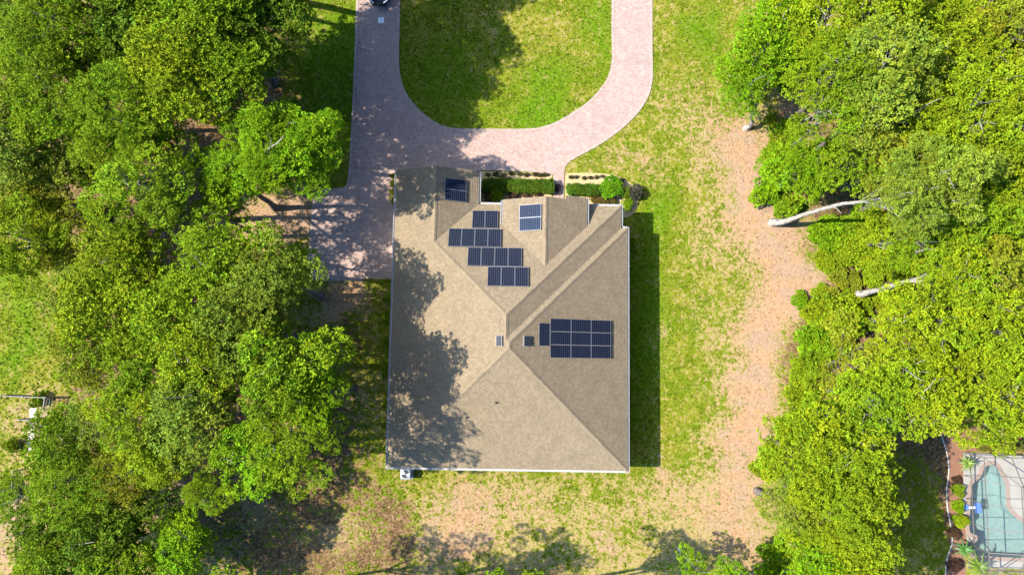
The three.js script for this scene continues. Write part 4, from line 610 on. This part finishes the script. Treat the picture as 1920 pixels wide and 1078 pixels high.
  for (const x of xs.slice(1)) { if (x > W + ins) part('rafter', bar(V3(x, y2, N + ins), V3(x, y2, Sx - ins), .05, .06), metal, cage); part('rafter', bar(V3(x, y1, N), V3(Math.max(x, W + ins), y2, N + ins), .05, .06), metal, cage); part('rafter', bar(V3(x, y1, Sx), V3(Math.max(x, W + ins), y2, Sx - ins), .05, .06), metal, cage); }
  const mesh = new THREE.MeshStandardMaterial({ color: lin(0.12, 0.12, 0.12), transparent: true, opacity: 0.17, roughness: 1, side: THREE.DoubleSide }); const quad = (a, b, c, d) => geoFrom([a, b, c, d].flatMap(v => [v.x, v.y, v.z]), null, [0, 1, 2, 0, 2, 3]);
  for (const q of [quad(V3(W, 0.05, N), V3(W, y1, N), V3(W, y1, Sx), V3(W, 0.05, Sx)), quad(V3(W, 0.05, N), V3(E, 0.05, N), V3(E, y1, N), V3(W, y1, N)), quad(V3(W, 0.05, Sx), V3(E, 0.05, Sx), V3(E, y1, Sx), V3(W, y1, Sx)), quad(V3(W, y1, N), V3(W, y1, Sx), V3(W + ins, y2, Sx - ins), V3(W + ins, y2, N + ins)), quad(V3(W, y1, N), V3(E, y1, N), V3(E, y2, N + ins), V3(W + ins, y2, N + ins)), quad(V3(W, y1, Sx), V3(E, y1, Sx), V3(E, y2, Sx - ins), V3(W + ins, y2, Sx - ins)), quad(V3(W + ins, y2, N + ins), V3(E, y2, N + ins), V3(E, y2, Sx - ins), V3(W + ins, y2, Sx - ins))]) part('screen_panel', q, mesh, cage);
  // strip of clipped plants along the cage
  const r0 = rng(61);
  for (const [u, v, R, Hh, tint, label] of [[1799, 920, .55, .8, MG, 'dark rounded garden shrub above another beside the pool cage'], [1799, 950, .5, .8, BG, 'light green rounded garden shrub beside the pool cage'], [1791, 952, .3, .4, [0.20, 0.20, 0.01], 'small yellow garden plant on the red mulch'], [1802, 978, .6, .8, YG, 'yellow-green garden shrub between the float and the lower palms'], [1790, 1000, .5, .6, [0.10, 0.06, 0.035], 'reddish garden shrub on the mulch'], [1795, 900, .4, .5, [0.08, 0.05, 0.03], 'brownish garden plant at the top of the mulch bed'], [1790, 1060, .6, .7, [0.07, 0.04, 0.03], 'brown garden shrub between the palms and the kerb']]) shrub({ label, u, v, R, Hh, tint, dens: 1.8 });
  hedge(1845, 828, 1990, 846, 1.0, [0.14, 0.15, 0.03], 'clipped olive hedge along the top side of the pool cage');
  function palm(u, v, h, R, tint, label) {
    const p = px(u, v, h), r = rng(treeSeed += 3), g = thing('palm', label, 'palm', p.x, 0, p.z); part('trunk', tube([V3(0, -.05, 0), V3(.03, h * .5, .02), V3(0, h, 0)], t => .1 - .03 * t, 8), bark, g); const lm = new THREE.MeshPhysicalMaterial({ color: lin(...tint), roughness: .5, transmission: .25, thickness: 0, side: THREE.DoubleSide });
    for (let k = 0; k < 22; k++) { const th = k * 2.4, el = 0.9 - 1.25 * (k / 22), L = R * (.8 + .4 * r()), pos = [], idx = []; const dx = Math.cos(th), dz = Math.sin(th); for (let j = 0; j <= 6; j++) { const t = j / 6, rr = L * t * Math.cos(el * (1 - .5 * t)), y = h + L * t * Math.sin(el) - .45 * L * t * t, w = R * .13 * Math.sin(Math.PI * Math.min(1, t * .8 + .15)) * (1 - t * .75); pos.push(dx * rr - dz * w, y - .05 * w, dz * rr + dx * w, dx * rr, y + .03, dz * rr, dx * rr + dz * w, y - .05 * w, dz * rr - dx * w); if (j) { const b = j * 3; idx.push(b - 3, b, b - 2, b, b + 1, b - 2, b - 2, b + 1, b - 1, b + 1, b + 2, b - 1); } } part('frond', geoFrom(pos, null, idx), lm, g); }
  }
  palm(1816, 868, 1.2, .75, [.16, .25, .02], 'spiky yellow-green palm at the top corner of the pool cage'); palm(1811, 1030, 1.5, .8, [.07, .19, .02], 'dark green palm on the mulch beside the pool cage'); palm(1838, 1062, 1.4, 1.1, [.15, .23, .015], 'large yellow-green palm at the lower corner of the pool cage');
}
// ------------------------------------------------------------------ grass blades and fallen leaves
{
  const r = rng(2024), pos = [], idx = []; for (let k = 0; k < 9; k++) { const th = r() * 6.283, d = r() * .09, x = Math.cos(th) * d, z = Math.sin(th) * d, a = r() * 6.283, w = .011, h = .035 + r() * .05, lx = (r() - .5) * .09, lz = (r() - .5) * .09, b = pos.length / 3; pos.push(x - Math.cos(a) * w, 0, z - Math.sin(a) * w, x + Math.cos(a) * w, 0, z + Math.sin(a) * w, x + lx, h, z + lz); idx.push(b, b + 1, b + 2); }
  const tuft = geoFrom(pos, null, idx), gm = new THREE.MeshPhysicalMaterial({ roughness: .9, specularIntensity: .2, side: THREE.DoubleSide, color: lin(1, 1, 1) });
  const inside = (poly, x, z) => { let c = false; for (let i = 0, j = poly.length - 1; i < poly.length; j = i++) { const [xi, zi] = poly[i], [xj, zj] = poly[j]; if ((zi > z) !== (zj > z) && x < (xj - xi) * (z - zi) / (zj - zi) + xi) c = !c; } return c; };
  const mats = [], cols = []; const v = new THREE.Vector3();
  const beds = [P2([[896, 321], [1035, 328], [1035, 400], [896, 400]]), [...bedLine, ...P2([[1150, 408], [1060, 408]])], P2([[1762, 800], [1780, 880], [1776, 1110], [2070, 1110], [2070, 800]])];
  for (let n = 0; n < 170000; n++) {
    const u = r() * 1960 - 20, w = r() * 1118 - 20, p = px(u, w); if (p.x > HX.w + .5 && p.x < HX.e - .5 && p.z > HZ.g && p.z < HZ.s - .5) continue;
    const c = groundColour(p.x, p.z); const g = c[1] - c[0]; if (c[3].leafLitter > .8 && r() < .85) continue; if (g < 0.0 && r() < .7) continue;
    if (inside(driveOutline, p.x, p.z) || beds.some(b => inside(b, p.x, p.z))) continue;
    dE.set(0, r() * 6.283, 0); dQ.setFromEuler(dE); const s = .8 + .8 * r(); mats.push(new THREE.Matrix4().compose(v.set(p.x, -0.004, p.z), dQ, dS.set(s, s * (.7 + .6 * r()), s))); const k = .95 + .5 * r(); cols.push([c[0] * k, c[1] * k, c[2] * k]); if (mats.length >= 90000) break;
  }
  const im = new THREE.InstancedMesh(tuft, gm, mats.length); im.name = 'lawn_grass'; shade(im); const cc = new THREE.Color(); mats.forEach((m, i) => { im.setMatrixAt(i, m); im.setColorAt(i, cc.setRGB(...cols[i])); }); im.userData = { kind: 'stuff', label: 'patchy short grass of the lawns', category: 'grass' }; scene.add(im);
  // dry leaves along the driveway edges
  const lg = geoFrom([-.05, .004, 0, 0, .012, .028, .06, .006, 0, 0, .010, -.028], null, [0, 1, 2, 0, 2, 3]), ll = []; const lm2 = std(0.10, 0.065, 0.04, .9, { side: THREE.DoubleSide });
  for (let n = 0; n < 1300; n++) { let u, w; const q = r(); if (q < .45) { const t = r(); u = lerp(672, 660, t) + Math.abs(r() + r() - 1) * 26; w = t * 330; } else if (q < .7) { u = 590 + r() * 150; w = 365 + r() * 155; } else { u = 680 + r() * 330; w = 180 + r() * 140; } const p = px(u, w); if (!inside(driveOutline, p.x, p.z)) continue; ll.push([p.x, p.z]); }
  const li = new THREE.InstancedMesh(lg, lm2, ll.length); ll.forEach(([x, z], i) => { dE.set((r() - .5) * .4, r() * 6.28, (r() - .5) * .4); dQ.setFromEuler(dE); const s = .5 + .7 * r(); li.setMatrixAt(i, dM.compose(v.set(x, .034, z), dQ, dS.set(s, s, s))); }); li.name = 'fallen_leaves'; shade(li); li.userData = { kind: 'stuff', label: 'dry fallen leaves scattered on the driveway', category: 'leaves' }; scene.add(li);
}
renderer.render(scene, camera);
